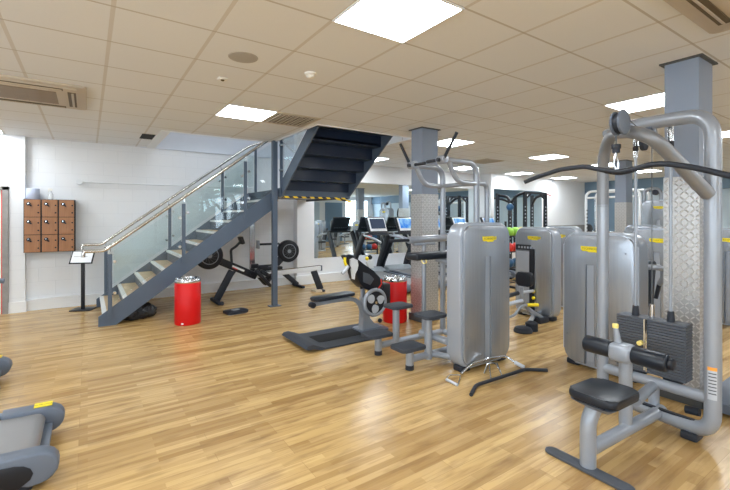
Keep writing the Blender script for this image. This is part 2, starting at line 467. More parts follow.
# windows added for fill light in the walls beside and behind the camera
for i, (a, b_, ax) in enumerate(((-3.8, -.4, 'L'), (.4, 4.2, 'L'), (-4.6, -.3, 'F'), (4.6, 5.8, 'F'), (13.4, 15.2, 'F'))):
    wn = thing('window_%d' % (i+1), ['tall window added for fill light, left wall nearer the front', 'tall window added for fill light, left wall', 'window added for fill light, front wall left', 'window added for fill light, front wall middle', 'window added for fill light, front wall far right'][i], 'window', ((X0, (a+b_)/2, 1.0) if ax == 'L' else ((a+b_)/2, Y0, 1.0)), 0, 'windows added for fill light'); wn['kind'] = 'structure'
    n_ = 3; L_ = b_-a
    def wb(m, u0, u1, z0, z1, t0, t1):
        return m.bx((X0+t0, u0, z0), (X0+t1, u1, z1)) if ax == 'L' else m.bx((u0, Y0+t0, z0), (u1, Y0+t1, z1))
    wb(MB(), a+.03, b_-.03, .93, 2.57, .004, .012).build('pane', 'window_light', wn, True, smooth=False)
    m = MB()
    for k in range(n_+1): wb(m, a+(L_-.06)*k/n_, a+(L_-.06)*k/n_+.06, .9, 2.6, 0, .05)
    wb(m, a, b_, .9, .96, 0, .06); wb(m, a, b_, 2.54, 2.6, 0, .05); m.build('window_frame', 'trim_white', wn, True, smooth=False)
# baseboards
b = MB(); b.bx((PX, YW-.06, 0), (3.86, YW, .17)).bx((PX, YW-.075, .15), (3.86, YW, .18)); struct(b.build('baseboard_back', 'trim_white', smooth=False))
b = MB(); b.bx((-1.03, YW-.13, 0), (PX+.02, YW-.10, .17)); struct(b.build('baseboard_pier', 'trim_white', smooth=False))
b = MB(); b.bx((3.80, YM-.06, 0), (XM1, YM, .21), bev=.01).bx((10.12, Y8-.03, 0), (X1-.06, Y8, .15)); struct(b.build('baseboard_mirror', 'trim_white', smooth=False))
# mirrors
for i, (a, bb) in enumerate(((XM0+.02, 6.2), (6.205, 8.1), (8.105, XM1-.02))):
    o = MB().bx((a, YM+.035, .565), (bb, YM+.05, 2.365)).build('wall_mirror', 'mirror', smooth=False)
    tag(o, ['frameless mirror panel beside the staircase landing above the white sill', 'middle frameless mirror panel behind the treadmills and the clad pillar', 'frameless mirror panel farthest right behind the row of treadmills'][i], 'mirror', 'mirror panels behind the treadmills')
tag(MB().bx((10.18, Y8-.012, .5), (12.69, Y8, 2.37)).build('wall_mirror', 'mirror', smooth=False), 'mirror on the far wall behind the black power rack', 'mirror')
# door on the left
d = thing('door_1', 'white and red door in a grey frame at the left edge of the wall', 'door', (-1.56, YW-.1, 0)); d['kind'] = 'structure'
MB().bx((-1.10, YW-.14, 0), (-1.03, YW+.0, 1.99)).bx((-2.10, YW-.14, 0), (-2.03, YW, 1.99)).bx((-2.10, YW-.14, 1.94), (-1.03, YW, 2.0)).build('door_frame', 'stone_band', d, True, smooth=False)
MB().bx((-2.03, YW-.09, 0), (-1.118, YW-.05, 1.94)).build('door_leaf', 'trim_white', d, True, smooth=False)
MB().bx((-1.118, YW-.10, 0), (-1.10, YW-.04, 1.94)).build('door_edge', 'red', d, True, smooth=False)
MB().cyl((-1.22, YW-.13, 1.02), (-1.22, YW-.09, 1.02), .012).beam((-1.22, YW-.13, 1.02), (-1.33, YW-.13, 1.02), .02, .02, .004).build('door_handle', 'chrome', d, True)

# pillars
def pillar(x, y, lab, grp='grey pillars clad in diamond plate'):
    t = thing('pillar', lab, 'pillar', (x, y, 0), 0, grp)
    w_, d_ = .31, .235
    MB().bx((0, 0, 1.85), (w_, d_, ZC)).build('painted_shaft', 'post_paint', t, smooth=False)
    MB().bx((-.006, -.006, .10), (w_+.006, d_+.006, 1.85)).build('metal_cladding', 'diamond_plate', t, smooth=False)
    MB().bx((-.03, -.03, 0), (w_+.03, d_+.03, .10), bev=.003).build('plinth', 'plinth', t, smooth=False)
    MB().bx((-.03, -.03, ZC-.012), (w_+.03, d_+.03, ZC)).build('ceiling_collar', 'plinth', t, smooth=False)
pillar(3.98, 4.38, 'grey pillar clad in metal plate behind the chin and dip machine')
pillar(4.035, 1.185, 'wide grey pillar clad in diamond plate behind the lat pulldown weights')
pillar(10.1, 4.30, 'distant pale pillar with ribbed metal cladding seen above the silver machines')
pillar(10.1, 1.19, 'pillar seen in the mirror and beyond the pulldown machine')

# ceiling lights, on the tile grid
def tile(ix, iy): return (-.17+.6*ix, 3.235+.6*iy)     # tile centre
lights = [(3, -2, 'large square light panel at the top centre of the ceiling'), (3, 3, 'square light panel nearest the front of the staircase'),
 (9, -2, 'square light panel beside the right-hand pillar'), (9, 3, 'square light panel just right of the middle pillar top'), (14, 3, 'square light panel midway above the far machines'),
 (14, -2, 'light panel at the right edge behind the pulldown post'), (18, 7, 'light panel nearest the black power rack'), (22, 7, 'light panel over the white far wall'), (18, 3, 'light panel left of the distant pillar'),
 (22, 3, 'light panel beyond the distant pillar'), (9, 7, 'light panel over the treadmills beside the stair landing'), (-2, 8, 'light panel at the far left edge of the ceiling'), (22, -2, 'far light panel beyond the right pillar'),
 (-2, 3, 'light panel over the left treadmills'), (-2, -2, 'light panel left of the camera'), (3, -7, 'light panel behind the camera'), (9, -7, 'light panel behind the pulldown machine'), (14, -7, 'light panel over the front wall machines'), (-2, -7, 'light panel in the left front corner'), (3, -11, 'light panel near the front wall'), (9, -11, 'light panel near the front wall on the right'), (18, -7, 'light panel seen only in the mirror'), (14, 7, 'light panel over the right-hand treadmills')]
for i, (ix, iy, lab) in enumerate(lights):
    x, y = tile(ix, iy)
    t = thing('ceiling_light', lab, 'light', (x, y, ZC), 0, 'square ceiling light panels')
    MB().bx((-.29, -.29, -.006), (.29, .29, -.002)).build('diffuser', 'panel_light', t, smooth=False)
    MB().bx((-.30, -.30, -.009), (-.288, .30, 0)).bx((.288, -.30, -.009), (.30, .30, 0)).bx((-.288, -.30, -.009), (.288, -.288, 0)).bx((-.288, .288, -.009), (.288, .30, 0)).build('light_frame', 'trim_white', t, smooth=False)
# vents
def vent(x, y, lab):
    t = thing('ceiling_vent', lab, 'vent', (x, y, ZC), 0, 'square ceiling vents')
    m = MB()
    for k in range(9): m.box((-.24+.06*k, 0, -.012), (.008, .54, .014), (0, .5, 0))
    for k in range(9): m.box((0, -.24+.06*k, -.010), (.54, .004, .008))
    m.build('grille', 'ac_plastic', t, smooth=False)
    MB().bx((-.28, -.28, -.003), (.28, .28, -.001)).build('backing', 'duct', t, smooth=False)
    MB().bx((-.30, -.30, -.012), (-.27, .30, 0)).bx((.27, -.30, -.012), (.30, .30, 0)).bx((-.27, -.30, -.012), (.27, -.27, 0)).bx((-.27, .27, -.012), (.27, .30, 0)).build('vent_frame', 'ac_plastic', t, smooth=False)
vent(*tile(4, 3), 'square vent grille beside the ceiling light above the stairs')
vent(*tile(13, 5), 'small distant vent grille in the ceiling right of the chin machine')
t = MB().bx((.70, 7.16, ZC-.004), (.885, 7.62, ZC-.001)).build('ceiling_opening', 'duct', smooth=False); tag(t, 'small black square opening in the ceiling left of the stair well', 'vent')
def cassette(cx, cy, s, lab):
    t = thing('air_conditioner', lab, 'air conditioner', (cx, cy, ZC+.0), 0, 'ceiling air conditioning cassettes')
    h = s/2
    m = MB().prism(rrect(s, s, .04), -.020, -.0015, 'z', .006).build('cover', 'ac_plastic', t)
    m = MB().prism(rrect(s-.16, s-.16, .06), -.034, -.016, 'z', .01).build('inner_panel', 'ac_plastic', t)
    for k in range(4):
        a = k*PI/2; r = Matrix.Rotation(a, 4, 'Z')
        q = MB().box((0, h-.125, -.034), (s*.62, .07, .012)); bmesh.ops.transform(q.bm, matrix=r, verts=q.bm.verts)
        sl = q.build('air_slot', 'ac_slot', t, smooth=False)
        q = MB().box((0, h-.115, -.040), (s*.60, .03, .004), (.35, 0, 0)); bmesh.ops.transform(q.bm, matrix=r, verts=q.bm.verts)
        q.build('vane', 'ac_plastic', sl, smooth=False)
    q = MB()
    q.box((0, 0, -.036), (s*.50, s*.50, .01)).build('intake_grille', 'ac_grille', t, smooth=False)
    q = MB()
    for k in range(5): q.box((-s*.20+k*s*.10, 0, -.042), (.008, s*.5, .004))
    q.build('grille_bars', 'ac_grille', t, smooth=False)
cassette(-.52, 5.40, 1.02, 'air conditioning cassette in the ceiling above the lockers')
cassette(3.10, .48, 1.02, 'air conditioning cassette at the top right corner of the ceiling')
t = thing('ceiling_speaker', 'round grey ceiling speaker left of the large light', 'speaker', (1.04, 3.28, ZC))
MB().lathe([(.02, -.006), (.10, -.006), (.115, -.004), (.118, 0)][::-1], seg=40).build('speaker_grille', 'speaker_grey', t)
t = thing('smoke_detector', 'small white smoke detector on the ceiling between the lights', 'smoke detector', (1.655, 3.30, ZC))
MB().lathe([(.052, 0), (.052, -.015), (.045, -.02)], seg=28).build('detector_base', 'sensor_white', t)
MB().lathe([(.036, -.02), (.036, -.034), (.025, -.044), (.008, -.047)], seg=28).build('detector_head', 'sensor_white', t)
t = thing('motion_sensor', 'tiny white square sensor on the ceiling beside the speaker', 'sensor', (1.04, 3.89, ZC+.002))
MB().box((0, 0, -.008), (.075, .075, .016), bev=.004).build('sensor_case', 'sensor_white', t)
MB().sph((0, 0, -.016), .018, (1, 1, .7)).build('sensor_lens', 'ac_slot', t)
# wall pipe
t = thing('wall_pipe', 'thin white pipe running along the block wall above the stairs', 'pipe', (-.1, YW-.04, 2.12))
MB().tube([(-.1, YW-.05, 2.115), (1.3, YW-.05, 2.12), (2.9, YW-.05, 2.13)], .012, 8).build('pipe_run', 'white_metal', t, True)
m = MB()
for x in (.05, 1.2, 2.3): m.box((x, YW-.03, 2.12), (.03, .06, .035))
m.build('pipe_clip', 'white_metal', t, True)
MB().cyl((-.12, YW, 2.115), (-.12, YW-.07, 2.115), .045, seg=16).build('pipe_cap', 'white_metal', t, True)

# ================================================================== LOCKERS
labs = ['wooden locker column on the left of the three, under the paper roll', 'middle wooden locker column of the three on the wall', 'wooden locker column on the right of the three, above the sign stand']
for i in range(3):
    x = -.836+.2195*i
    t = thing('locker_column', labs[i], 'locker', (x+.11, YW-.25, .95), 0, 'wall lockers')
    MB().bx((-.1095, 0.012, 0), (.1095, .248, .85)).build('locker_body', 'black', t, smooth=False)
    for k in range(3):
        z0 = .006+.282*k
        dd = MB().bx((-.100, -.006, z0), (.100, .012, z0+.274), bev=.003).build('door', 'locker_wood', t, smooth=False)
        q = MB().cyl((-.045, -.006, z0+.205), (-.045, -.03, z0+.205), .027, seg=16, bev=.003).beam((-.045, -.03, z0+.205), (-.008, -.035, z0+.168), .03, .018, .004)
        q.build('lock', 'black', dd)
        q = MB().cyl((-.048, -.03, z0+.208), (-.048, -.034, z0+.208), .010, seg=12); q.build('lock_face', 'chrome', dd)
        for zz in (.185, .065):
            MB().cyl((.075, -.006, z0+zz), (.075, -.016, z0+zz), .012, seg=12).build('door_button', 'black', dd)
    if i == 2: MB().bx((.1095, 0.0, 0), (.118, .248, .85)).build('end_panel', 'black', t, smooth=False)
t = thing('paper_roll', 'pale blue paper towel roll standing on the left locker', 'paper roll', (-.73, 8.42, 1.80))
MB().lathe([(.02, 0), (.085, 0), (.088, .004), (.088, .17), (.085, .174), (.03, .174), (.025, .17)], seg=32).build('paper', 'paper_blue', t)
MB().lathe([(.024, .15), (.024, .176), (.020, .176)], seg=20).build('core', 'block_wood', t)
t = thing('spray_bottle', 'translucent white spray bottle standing on the middle locker', 'bottle', (-.50, 8.42, 1.80))
MB().lathe([(.03, 0), (.034, .01), (.034, .09), (.014, .13), (.013, .15)], seg=20).build('bottle_body', 'clear_plastic', t)
MB().box((-.01, 0, .168), (.06, .022, .03), bev=.005).beam((-.025, 0, .16), (-.035, 0, .125), .008, .012).cyl((0, 0, .145), (0, 0, .16), .015, seg=12).build('spray_head', 'sensor_white', t)

# ================================================================== SIGN STAND
t = thing('sign_stand', 'black floor stand with a tilted white notice beside the stairs', 'sign stand', (-.065, 8.11, 0), -.40)
MB().prism(rrect(.31, .27, .03), 0, .014, 'z', .004).build('base', 'black', t)
MB().box((0, 0, .42), (.045, .045, .82), bev=.004).build('pole', 'black', t)
R_ = (math.radians(-32), 0, 0)
MB().box((0, -.02, .86), (.34, .012, .24), R_, bev=.004).build('frame', 'black', t)
p_ = MB().box((0, -.0266, .864), (.30, .003, .20), R_).build('notice', 'paper', t, smooth=False)
MB().box((-.02, -.032, .872), (.2, .001, .006), R_).box((-.02, -.030, .85), (.22, .001, .004), R_).box((-.03, -.029, .835), (.18, .001, .004), R_).build('notice_lines', 'stone_band', t, smooth=False)

# ================================================================== STAIRCASE
YN, YF = 6.72, 8.20           # near and far stringer planes
SX, GO, RI = .17, .255, .182  # first nosing, going, rise
st = thing('staircase', 'dark grey steel staircase with glass sides, wooden treads and a turning landing', 'staircase', (1.4, 7.4, 0))
zl = 11*RI                    # landing height 2.0
def sline(x): return .134+.725*(x-.12)      # top edge of the stringer
for y in (YN, YF):
    poly = [(.12, 0), (.33, 0), (2.72, sline(2.72)-.315), (2.72, zl+.01), (2.62, sline(2.62)), (.12, .135)]
    MB().prism(poly, y-.012, y+.012, 'y').build('stringer', 'stair_steel', st, True, smooth=False)
for i in range(10):
    x = SX+GO*i; z = RI*(i+1)
    tr = MB().bx((x+.05, YN+.012, z-.03), (x+GO+.03, YF-.012, z)).build('tread', 'tread_wood', st, True, smooth=False)
    MB().bx((x-.005, YN+.012, z-.034), (x+.05, YF-.012, z+.002)).build('nosing', 'nosing', tr, True, smooth=False)
    MB().bx((x+.012, YN+.012, z-RI), (x+.03, YF-.012, z-.034)).build('riser', 'stair_steel', st, True, smooth=False)
MB().bx((SX+GO*10+.012, YN+.012, zl-RI), (SX+GO*10+.03, YF-.012, zl-.034)).build('riser', 'stair_steel', st, True, smooth=False)
LX0, LX1, LY = 2.72, 4.07, 6.50
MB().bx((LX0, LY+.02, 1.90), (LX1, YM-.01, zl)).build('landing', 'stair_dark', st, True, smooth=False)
MB().bx((LX0, LY, 1.86), (LX1, LY+.02, zl+.01)).bx((LX0-.012, LY, 1.86), (LX0, YN, zl+.01)).bx((LX1, LY, 1.86), (LX1+.012, YM-.01, zl+.01)).build('landing_fascia', 'stair_steel', st, True, smooth=False)
MB().bx((LX0+.02, LY-.004, 1.845), (LX1-.02, LY+.06, 1.875)).beam((LX1-.35, LY-.012, 1.862), (LX1+.01, LY-.05, 1.80), .004, .035).build('hazard_tape', 'hazard', st, True, smooth=False)
# second flight, rising towards the room (-Y)
for x in (LX0+.01, LX1-.01):
    s0 = LY+.02
    def zz(y): return zl+.02+.714*(s0-y)
    poly = [(s0, 1.90), (s0, zl+.12), (5.12, zz(5.12)+.10), (5.12, zz(5.12)-.16), (s0-.05, 1.90)]
    MB().prism(poly, x-.012, x+.012, 'x').build('stringer', 'stair_steel', st, True, smooth=False)
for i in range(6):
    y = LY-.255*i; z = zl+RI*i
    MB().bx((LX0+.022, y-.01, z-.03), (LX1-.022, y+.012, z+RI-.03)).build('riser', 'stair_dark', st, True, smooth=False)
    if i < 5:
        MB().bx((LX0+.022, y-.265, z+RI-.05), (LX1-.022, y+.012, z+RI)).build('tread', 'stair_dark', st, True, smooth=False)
        m = MB()
        for kx in (.3, .68, 1.05): m.cyl((LX0+kx, y-.20, z+RI-.062), (LX0+kx, y-.20, z+RI-.05), .012, seg=8)
        m.build('bolt', 'chrome', st, True)
# balustrade posts, glass, clamps, rails
def rail_z(x): return 1.05+.755*(x-.19)
def bal(y, xs, side):
    for x in xs:
        MB().bx((x-.026, y-.006, max(0.02, sline(x)-.12)), (x+.026, y+.006, rail_z(x)-.10)).bx((x-.022, y-.02, max(0.02, sline(x)-.12)), (x+.018, y+.02, rail_z(x)-.11)).build('baluster', 'stair_steel', st, True, smooth=False)
    ed = [xs[0]+.05]
    pairs = list(zip(xs, xs[1:])) + [(xs[-1], min(xs[-1]+.95, 2.70))]
    for a, b in pairs:
        if b-a < .2: continue
        a2, b2 = a+.045, b-.045
        g = MB().prism([(a2, sline(a2)+.06), (b2, sline(b2)+.06), (b2, rail_z(b2)-.09), (a2, rail_z(a2)-.09)], y-.005, y+.005, 'y').build('glass_panel', 'glass', st, True, smooth=False)
        for q, xx in ((a2, a+.055), (b2, b-.055)):
            for dz in (.18, .62):
                MB().cyl((xx, y-.018, sline(xx)+dz), (xx, y+.018, sline(xx)+dz), .022, seg=14).build('clamp', 'chrome', g, True)
bal(YN-.03, [.256, 1.21, 2.16], 0)
bal(YF+.03, [.256, 1.25, 2.2], 1)
for y, sgn in ((YN-.03, -1), (YF+.03, 1)):
    pts = fil([(-.05 if sgn < 0 else -.08, y, rail_z(.18)-.07), (-.05 if sgn < 0 else -.08, y, rail_z(.19)), (.19, y, rail_z(.19)), (2.75, y, rail_z(2.75)), (3.1, y, rail_z(2.9))], [.04, .05, .2])
    MB().tube(pts, .024, 12).build('handrail', 'steel_rail', st, True)
    m = MB()
    for x in (.256, 1.22, 2.17): m.cyl((x, y, rail_z(x)-.075), (x, y, rail_z(x)-.01), .009, seg=8)
    m.build('rail_bracket', 'chrome', st, True)
# landing and upper balustrade
for (x, y, z0, z1) in ((2.72, 6.52, 1.9, 3.0), (2.87, 8.23, 1.95, 2.95)):
    MB().bx((x-.02, y-.02, z0), (x+.02, y+.02, z1)).build('baluster', 'stair_steel', st, True, smooth=False)
g = MB().prism([(6.42, 2.16), (5.4, 2.89), (5.4, 3.7), (6.42, 2.97)], LX0-.04, LX0-.03, 'x').build('glass_panel', 'glass', st, True, smooth=False)
MB().cyl((2.66, 6.44, 2.3), (2.71, 6.44, 2.3), .022, seg=14).cyl((2.66, 6.44, 2.72), (2.71, 6.44, 2.72), .022, seg=14).build('clamp', 'chrome', g, True)
g = MB().prism([(2.25, 1.95), (2.82, 2.16), (2.82, 2.9), (2.25, 2.45)], YF+.025, YF+.035, 'y').build('glass_panel', 'glass', st, True, smooth=False)
t = thing('support_post', 'slim dark grey steel post from floor to ceiling beside the stair landing', 'post', (2.63, 6.60, 0))
MB().bx((-.04, -.04, .012), (.04, .04, ZC)).build('shaft', 'stair_steel', t, smooth=False)
MB().box((0, 0, .006), (.19, .15, .012), bev=.002).build('base_plate', 'stair_steel', t, smooth=False)

# bin bag under the stairs
q = MB(); q.sph((0, 0, .10), .25, (1.05, .55, .55), 28)
for v in q.bm.verts:
    p = v.co; n_ = 1+.16*math.sin(p.x*31+p.z*17)*math.cos(p.y*27+p.x*9)+.06*math.sin(p.x*70+p.y*60)
    v.co = Vector((p.x*n_, p.y*n_, max(.003, (p.z-.1)*n_+.1)))
o = q.build('bin_bag', 'bag'); o.location = (.60, 6.93, 0); tag(o, 'crumpled black bin bag lying under the foot of the stairs', 'bag')
t = thing('step_scale', 'flat black floor scale lying before the rowing machine', 'scale', (1.93, 6.46, 0), math.radians(8))
MB().prism(rrect(.34, .24, .04), .012, .05, 'z', .012).build('scale_body', 'rubber', t)
MB().prism(rrect(.30, .20, .03), 0, .014, 'z', .003).build('scale_foot', 'tube', t)
MB().prism(rrect(.13, .10, .04, cx=.0, cy=.01), .05, .056, 'z', .002).build('scale_dial', 'tube', t)

# red bins
def bin_(x, y, lab):
    t = thing('waste_bin', lab, 'bin', (x, y, 0), 0, 'red cylindrical waste bins'); t.scale = (.98, .98, .955)
    MB().lathe([(.17, 0), (.176, .006), (.178, .012), (.178, .62), (.174, .625)], seg=48).build('bin_body', 'red_bin', t)
    m = MB().lathe([(.170, .60), (.181, .622), (.181, .650), (.168, .672), (.13, .684), (.105, .684), (.10, .66), (.09, .62)], seg=48)
    m.build('bin_rim', 'chrome', t)
    m = MB()
    for k in range(22):
        a = 2*PI*k/22
        m.sph((.155*math.cos(a), .155*math.sin(a), .672), .013, (1, 1, .8), 8)
    m.build('rim_scallops', 'chrome', t)
    MB().lathe([(.09, .60), (.095, .63)], seg=24).build('bin_mouth', 'black', t)
    MB().box((-.10, -.148, .03), (.03, .012, .02), (0, 0, -.6)).build('bin_label', 'paper', t, smooth=False)
bin_(1.185, 6.25, 'red cylinder bin standing in front of the stairs')
bin_(3.71, 4.67, 'red cylinder bin standing beside the metal clad pillar')

# ================================================================== LOGO + SELECTORISED TOWERS
def logo(parent, x, y, z, s=1.0):
    """yellow maker's plate on a face whose outside is -y"""
    P = [(-.105, .027), (.060, .027), (.065, .020), (.105, .024), (.105, -.008), (.062, -.014), (.055, -.028), (-.030, -.028), (-.045, -.020), (-.09, -.020), (-.105, .0)]
    o = MB().prism([(a*s, b*s) for a, b in P], 0, .004, 'y', M=Matrix.Translation((x, y-.004, z))).build('maker_plate', 'yellow', parent, smooth=False, label='yellow maker\'s plate')
    M = Matrix.Translation((x, y-.0045, z+.003)) @ Matrix.Rotation(PI/2, 4, 'X')
    text_mesh('plate_lettering', 'TECHNOGYM', .031*s, 'ink', o, M, .0006)
def tower(name, lab, cat, x, y, rz, w=.70, h=1.34, dpt=.21, gx=-.01, window=False, grp='silver weight stack towers'):
    """face on local -y; base centre of the face at the origin"""
    t = thing(name, lab, cat, (x, y, 0), rz, grp)
    M = Matrix.Translation((0, 0, .03+h/2))
    MB().prism(rrect(w, h, .13, 8), .03, dpt, 'y', .03, M).build('tower_shell', 'shell', t)
    # front panel with the long slot cut up from the bottom
    w2, h2 = w-.05, h-.05
    o = rrect(w2, h2, .115, 8)     # counter-clockwise from the right-top corner
    zt = .31*h-.06                 # slot top
    i = max(k for k in range(len(o)) if k <= 2*9+8)
    notch = [(gx-.045, -h2/2), (gx-.045, zt), (gx+.045, zt), (gx+.045, -h2/2)]
    poly = o[:27]+notch+o[27:]
    MB().prism(poly, 0, .034, 'y', .008, M).build('front_panel', 'brushed', t)
    MB().bx((gx-.03, .012, .06+.03), (gx+.04, .04, .03+h/2+zt-.005)).build('slot_panel', 'shell', t, smooth=False)
    MB().cyl((w/2-.10, -.003, .03+h*.86), (w/2-.10, .003, .03+h*.86), .008, seg=10).cyl((-w/2+.06, -.003, .03+h*.22), (-w/2+.06, .003, .03+h*.22), .008, seg=10).cyl((w/2-.07, -.003, .03+h*.45), (w/2-.07, .003, .03+h*.45), .008, seg=10).build('panel_screw', 'plate_iron', t)
    for sx in (-1, 1):
        MB().box((sx*(w/2-.09), dpt*.45, .03), (.13, .12, .06), bev=.015).build('rubber_foot', 'rubber', t)
    logo(t, gx+.02, -.0, .03+h-.165)
    if window:
        MB().bx((-w/2+.03, -.006, h-.32), (-.03, .004, h-.24)).build('rep_counter', 'black', t, smooth=False)
        m = MB()
        for k in range(5): m.box((-w/2+.09+.05*k, -.008, h-.28), (.028, .004, .03))
        m.build('counter_digits', 'shell', t, smooth=False)
        MB().bx((-.05, -.01, .12), (.02, .012, h-.30)).build('weight_window', 'black', t, smooth=False)
        MB().bx((-w/2+.04, -.012, .10), (-.06, .0, h-.34), bev=.004).build('clear_shield', 'shell', t, smooth=False)
    return t

# --- centre machine: assisted chin and dip, tower face towards -Y
cm = tower('chin_dip_machine', 'silver chin and dip machine with four rubber steps and raised arm grips', 'gym machine', 3.345, 2.70, 0, .74, 1.43, .21, 0, grp=None)
def cmp_(m, name, mat, **k): return m.build(name, mat, cm, True, **k)
for Y in (3.63, 3.10):
    cmp_(MB().tube(fil([(2.65, Y, .04), (2.65, Y, .225)], .01), .04, 14), 'step_post', 'tube')
    cmp_(MB().tube([(2.90, Y, .06), (2.90, Y, .50)], .04, 14), 'step_post', 'tube')
    cmp_(MB().tube(fil([(2.67, Y, .10), (3.64, Y, .10)], .1), .036, 14), 'base_rail', 'tube')
    cmp_(MB().lathe([(.042, 0), (.042, .045), (.036, .05)], (2.65, Y, 0), 20), 'rubber_foot', 'rubber')
    for (x, z, w_) in ((2.63, .24, .30), (2.93, .515, .28)):
        cmp_(MB().prism(rrect(w_, .23, .03), z-.028, z+.006, 'z', .008, Matrix.Translation((x, Y, 0))), 'step_pad', 'mat_rubber')
    # mast, arm, brace
    jx = 3.15 if Y > 3.3 else 3.10
    arm = fil([(3.64, Y, .10), (3.64, Y, 2.125), (jx, Y, 2.125)], .16, 8)
    cmp_(MB().tube(arm, .034, 14), 'mast', 'tube')
    cmp_(MB().tube(fil([(3.20, Y, 2.11), (3.32, Y, 1.90), (3.62, Y, 1.895)], .11, 7), .028, 12), 'arm_brace', 'tube')
    sg = 1 if Y > 3.3 else -1
    j = cmp_(MB().cyl((jx, Y-.055, 2.125), (jx, Y+.055, 2.125), .046, seg=20, bev=.006), 'grip_joint', 'tube')
    MB().tube([(jx-.01, Y+sg*.04, 2.14), (jx+(-.09 if sg > 0 else .02), Y+sg*(.12 if sg > 0 else .19), 2.385)], .017, 10).build('grip', 'rubber', j, True)
    MB().tube([(jx-.01, Y-sg*.05, 2.125), (jx-.01, Y-sg*.22, 2.125)], .018, 10).build('grip', 'rubber', j, True)
    MB().tube([(jx, Y, 2.12), (jx-.07, Y, 2.12)], .022, 10).build('grip_cap', 'rubber', j, True)
cmp_(MB().tube([(3.64, 3.10, 1.90), (3.64, 3.63, 1.90)], .026, 12), 'cross_tube', 'tube')
cmp_(MB().tube([(3.64, 3.10, .10), (3.64, 3.63, .10)], .034, 12), 'cross_tube', 'tube')
cmp_(MB().tube(fil([(3.66, 3.10, 1.90), (3.82, 3.10, 1.90), (3.82, 3.10, .9), (3.80, 2.95, .8)], .12, 7), .028, 12), 'rear_tube', 'tube')
cmp_(MB().tube(fil([(2.98, 3.30, .27), (2.98, 2.90, .27)], .1), .036, 12), 'link_tube', 'tube')
cmp_(MB().tube([(2.90, 3.12, .28), (2.98, 3.12, .28)], .03, 10), 'link_tube', 'tube')
cmp_(MB().tube([(3.62, 3.12, .10), (3.62, 2.88, .12)], .034, 12), 'link_tube', 'tube')
cmp_(MB().tube([(2.95, 3.10, .10), (3.0, 2.88, .12)], .03, 12), 'link_tube', 'tube')
cmp_(MB().tube([(3.30, 3.60, .10), (3.30, 3.60, 1.24)], .027, 12), 'handle_post', 'tube')
hd = cmp_(MB().cyl((3.06, 3.60, 1.25), (3.66, 3.60, 1.26), .042, seg=20, bev=.005), 'dip_sleeve', 'tube')
MB().tube([(2.78, 3.60, 1.25), (3.06, 3.60, 1.25)], .019, 10).build('grip', 'rubber', hd, True)
MB().box((3.3, 3.60, 1.20), (.34, .05, .04), bev=.012).build('sleeve_bracket', 'tube', hd, True)
kp = cmp_(MB().box((3.02, 3.22, 1.105), (.50, .19, .075), bev=.025, seg=3), 'knee_pad', 'pad')
MB().tube(fil([(2.84, 3.14, 1.08), (2.84, 3.12, 1.04), (2.90, 3.12, 1.04), (2.90, 3.14, 1.08)], .02), .006, 8).build('pull_loop', 'pin_yellow', kp, True)
cmp_(MB().tube(fil([(3.12, 3.22, 1.06), (3.24, 3.12, 1.03), (3.30, 2.92, .98)], .08), .026, 12), 'lever_arm', 'tube')

# attachments lying before the tower
def P(px, py, z): return at(px, py, z=z)
lb = thing('straight_lat_bar', 'black bent lat bar lying on the floor before the chin machine', 'cable bar', P(503, 377, 0))
MB().tube(fil([P(471, 394.7, .018), P(476, 385, .018), P(503.5, 376.3, .045), P(525, 369.2, .018), P(547.5, 370.2, .018)], .05, 5), .016, 10).build('bar', 'rubber', lb, True)
MB().tube([P(491, 379.5, .035), P(489, 364, .05)], .007, 8).tube([P(502, 376, .045), P(497, 363, .05)], .007, 8).build('hanger', 'chrome', lb, True)
lb = thing('curved_cable_bar', 'chrome curved cable bar leaning at the foot of the chin machine tower', 'cable bar', P(488, 366, 0))
MB().tube(fil([P(461, 374, .03), P(471.5, 363.5, .09), P(488, 358.5, .12), P(505, 355.8, .10), P(515, 362.5, .05)], .05, 5), .013, 10).build('bar', 'chrome', lb, True)
MB().tube([P(515, 362.5, .05), P(524, 367.2, .03)], .019, 10).build('swivel', 'tube_light', lb, True)
MB().tube(fil([P(484, 373.5, .012), P(487.5, 363, .10), P(495, 363, .10), P(500, 371.5, .012)], .03), .008, 8).build('hanger', 'chrome', lb, True)
lb = thing('stirrup_handle', 'chrome stirrup cable handle lying beside the chin machine tower', 'cable handle', P(454, 379, 0))
MB().tube(fil([P(446.5, 379.5, .015), P(449, 375, .05), P(461, 375, .05), P(458, 384.5, .015)], .03), .006, 8).build('stirrup', 'chrome', lb, True)
MB().tube([P(446.5, 379.5, .015), P(457.5, 385, .015)], .013, 10).build('grip', 'tube_light', lb, True)

# --- right row of towers
G = 'silver weight machine towers'
m3 = tower('weight_machine', 'large silver weight machine tower behind the lat pulldown seat', 'gym machine', 4.09, 2.0, -PI/2, .71, 1.335, .22, -.07, grp=G)
def loopset(t):
    MB().tube(fil([(.20, .22, 1.02), (.36, .34, 1.05), (.40, .55, 1.0), (.30, .62, .85)], .12), .026, 12).build('press_arm', 'tube', t)
    MB().tube([(.30, .62, .86), (.26, .64, .70)], .02, 10).build('grip', 'rubber', t)
    MB().tube(fil([(0, .22, .12), (0, .95, .12)], .1), .035, 12).tube([(0, .70, .12), (0, .70, .44)], .03, 12).build('base_tube', 'tube', t)
    MB().box((0, .72, .48), (.30, .36, .07), bev=.03, seg=3).build('seat', 'pad', t)
    MB().box((0, .93, .80), (.28, .07, .5), (-.2, 0, 0), bev=.03, seg=3).build('backrest', 'pad', t)
loopset(m3)
m4 = tower('adductor_machine', 'silver weight machine with black counter panel, round pad and yellow handle', 'gym machine', 5.52, 3.63, -PI/2, .64, 1.335, .21, .0, True, grp=None)
def q4(px, py, X): 
    p = at(px, py, X=X); return (3.63-p.y, p.x-5.52, p.z)
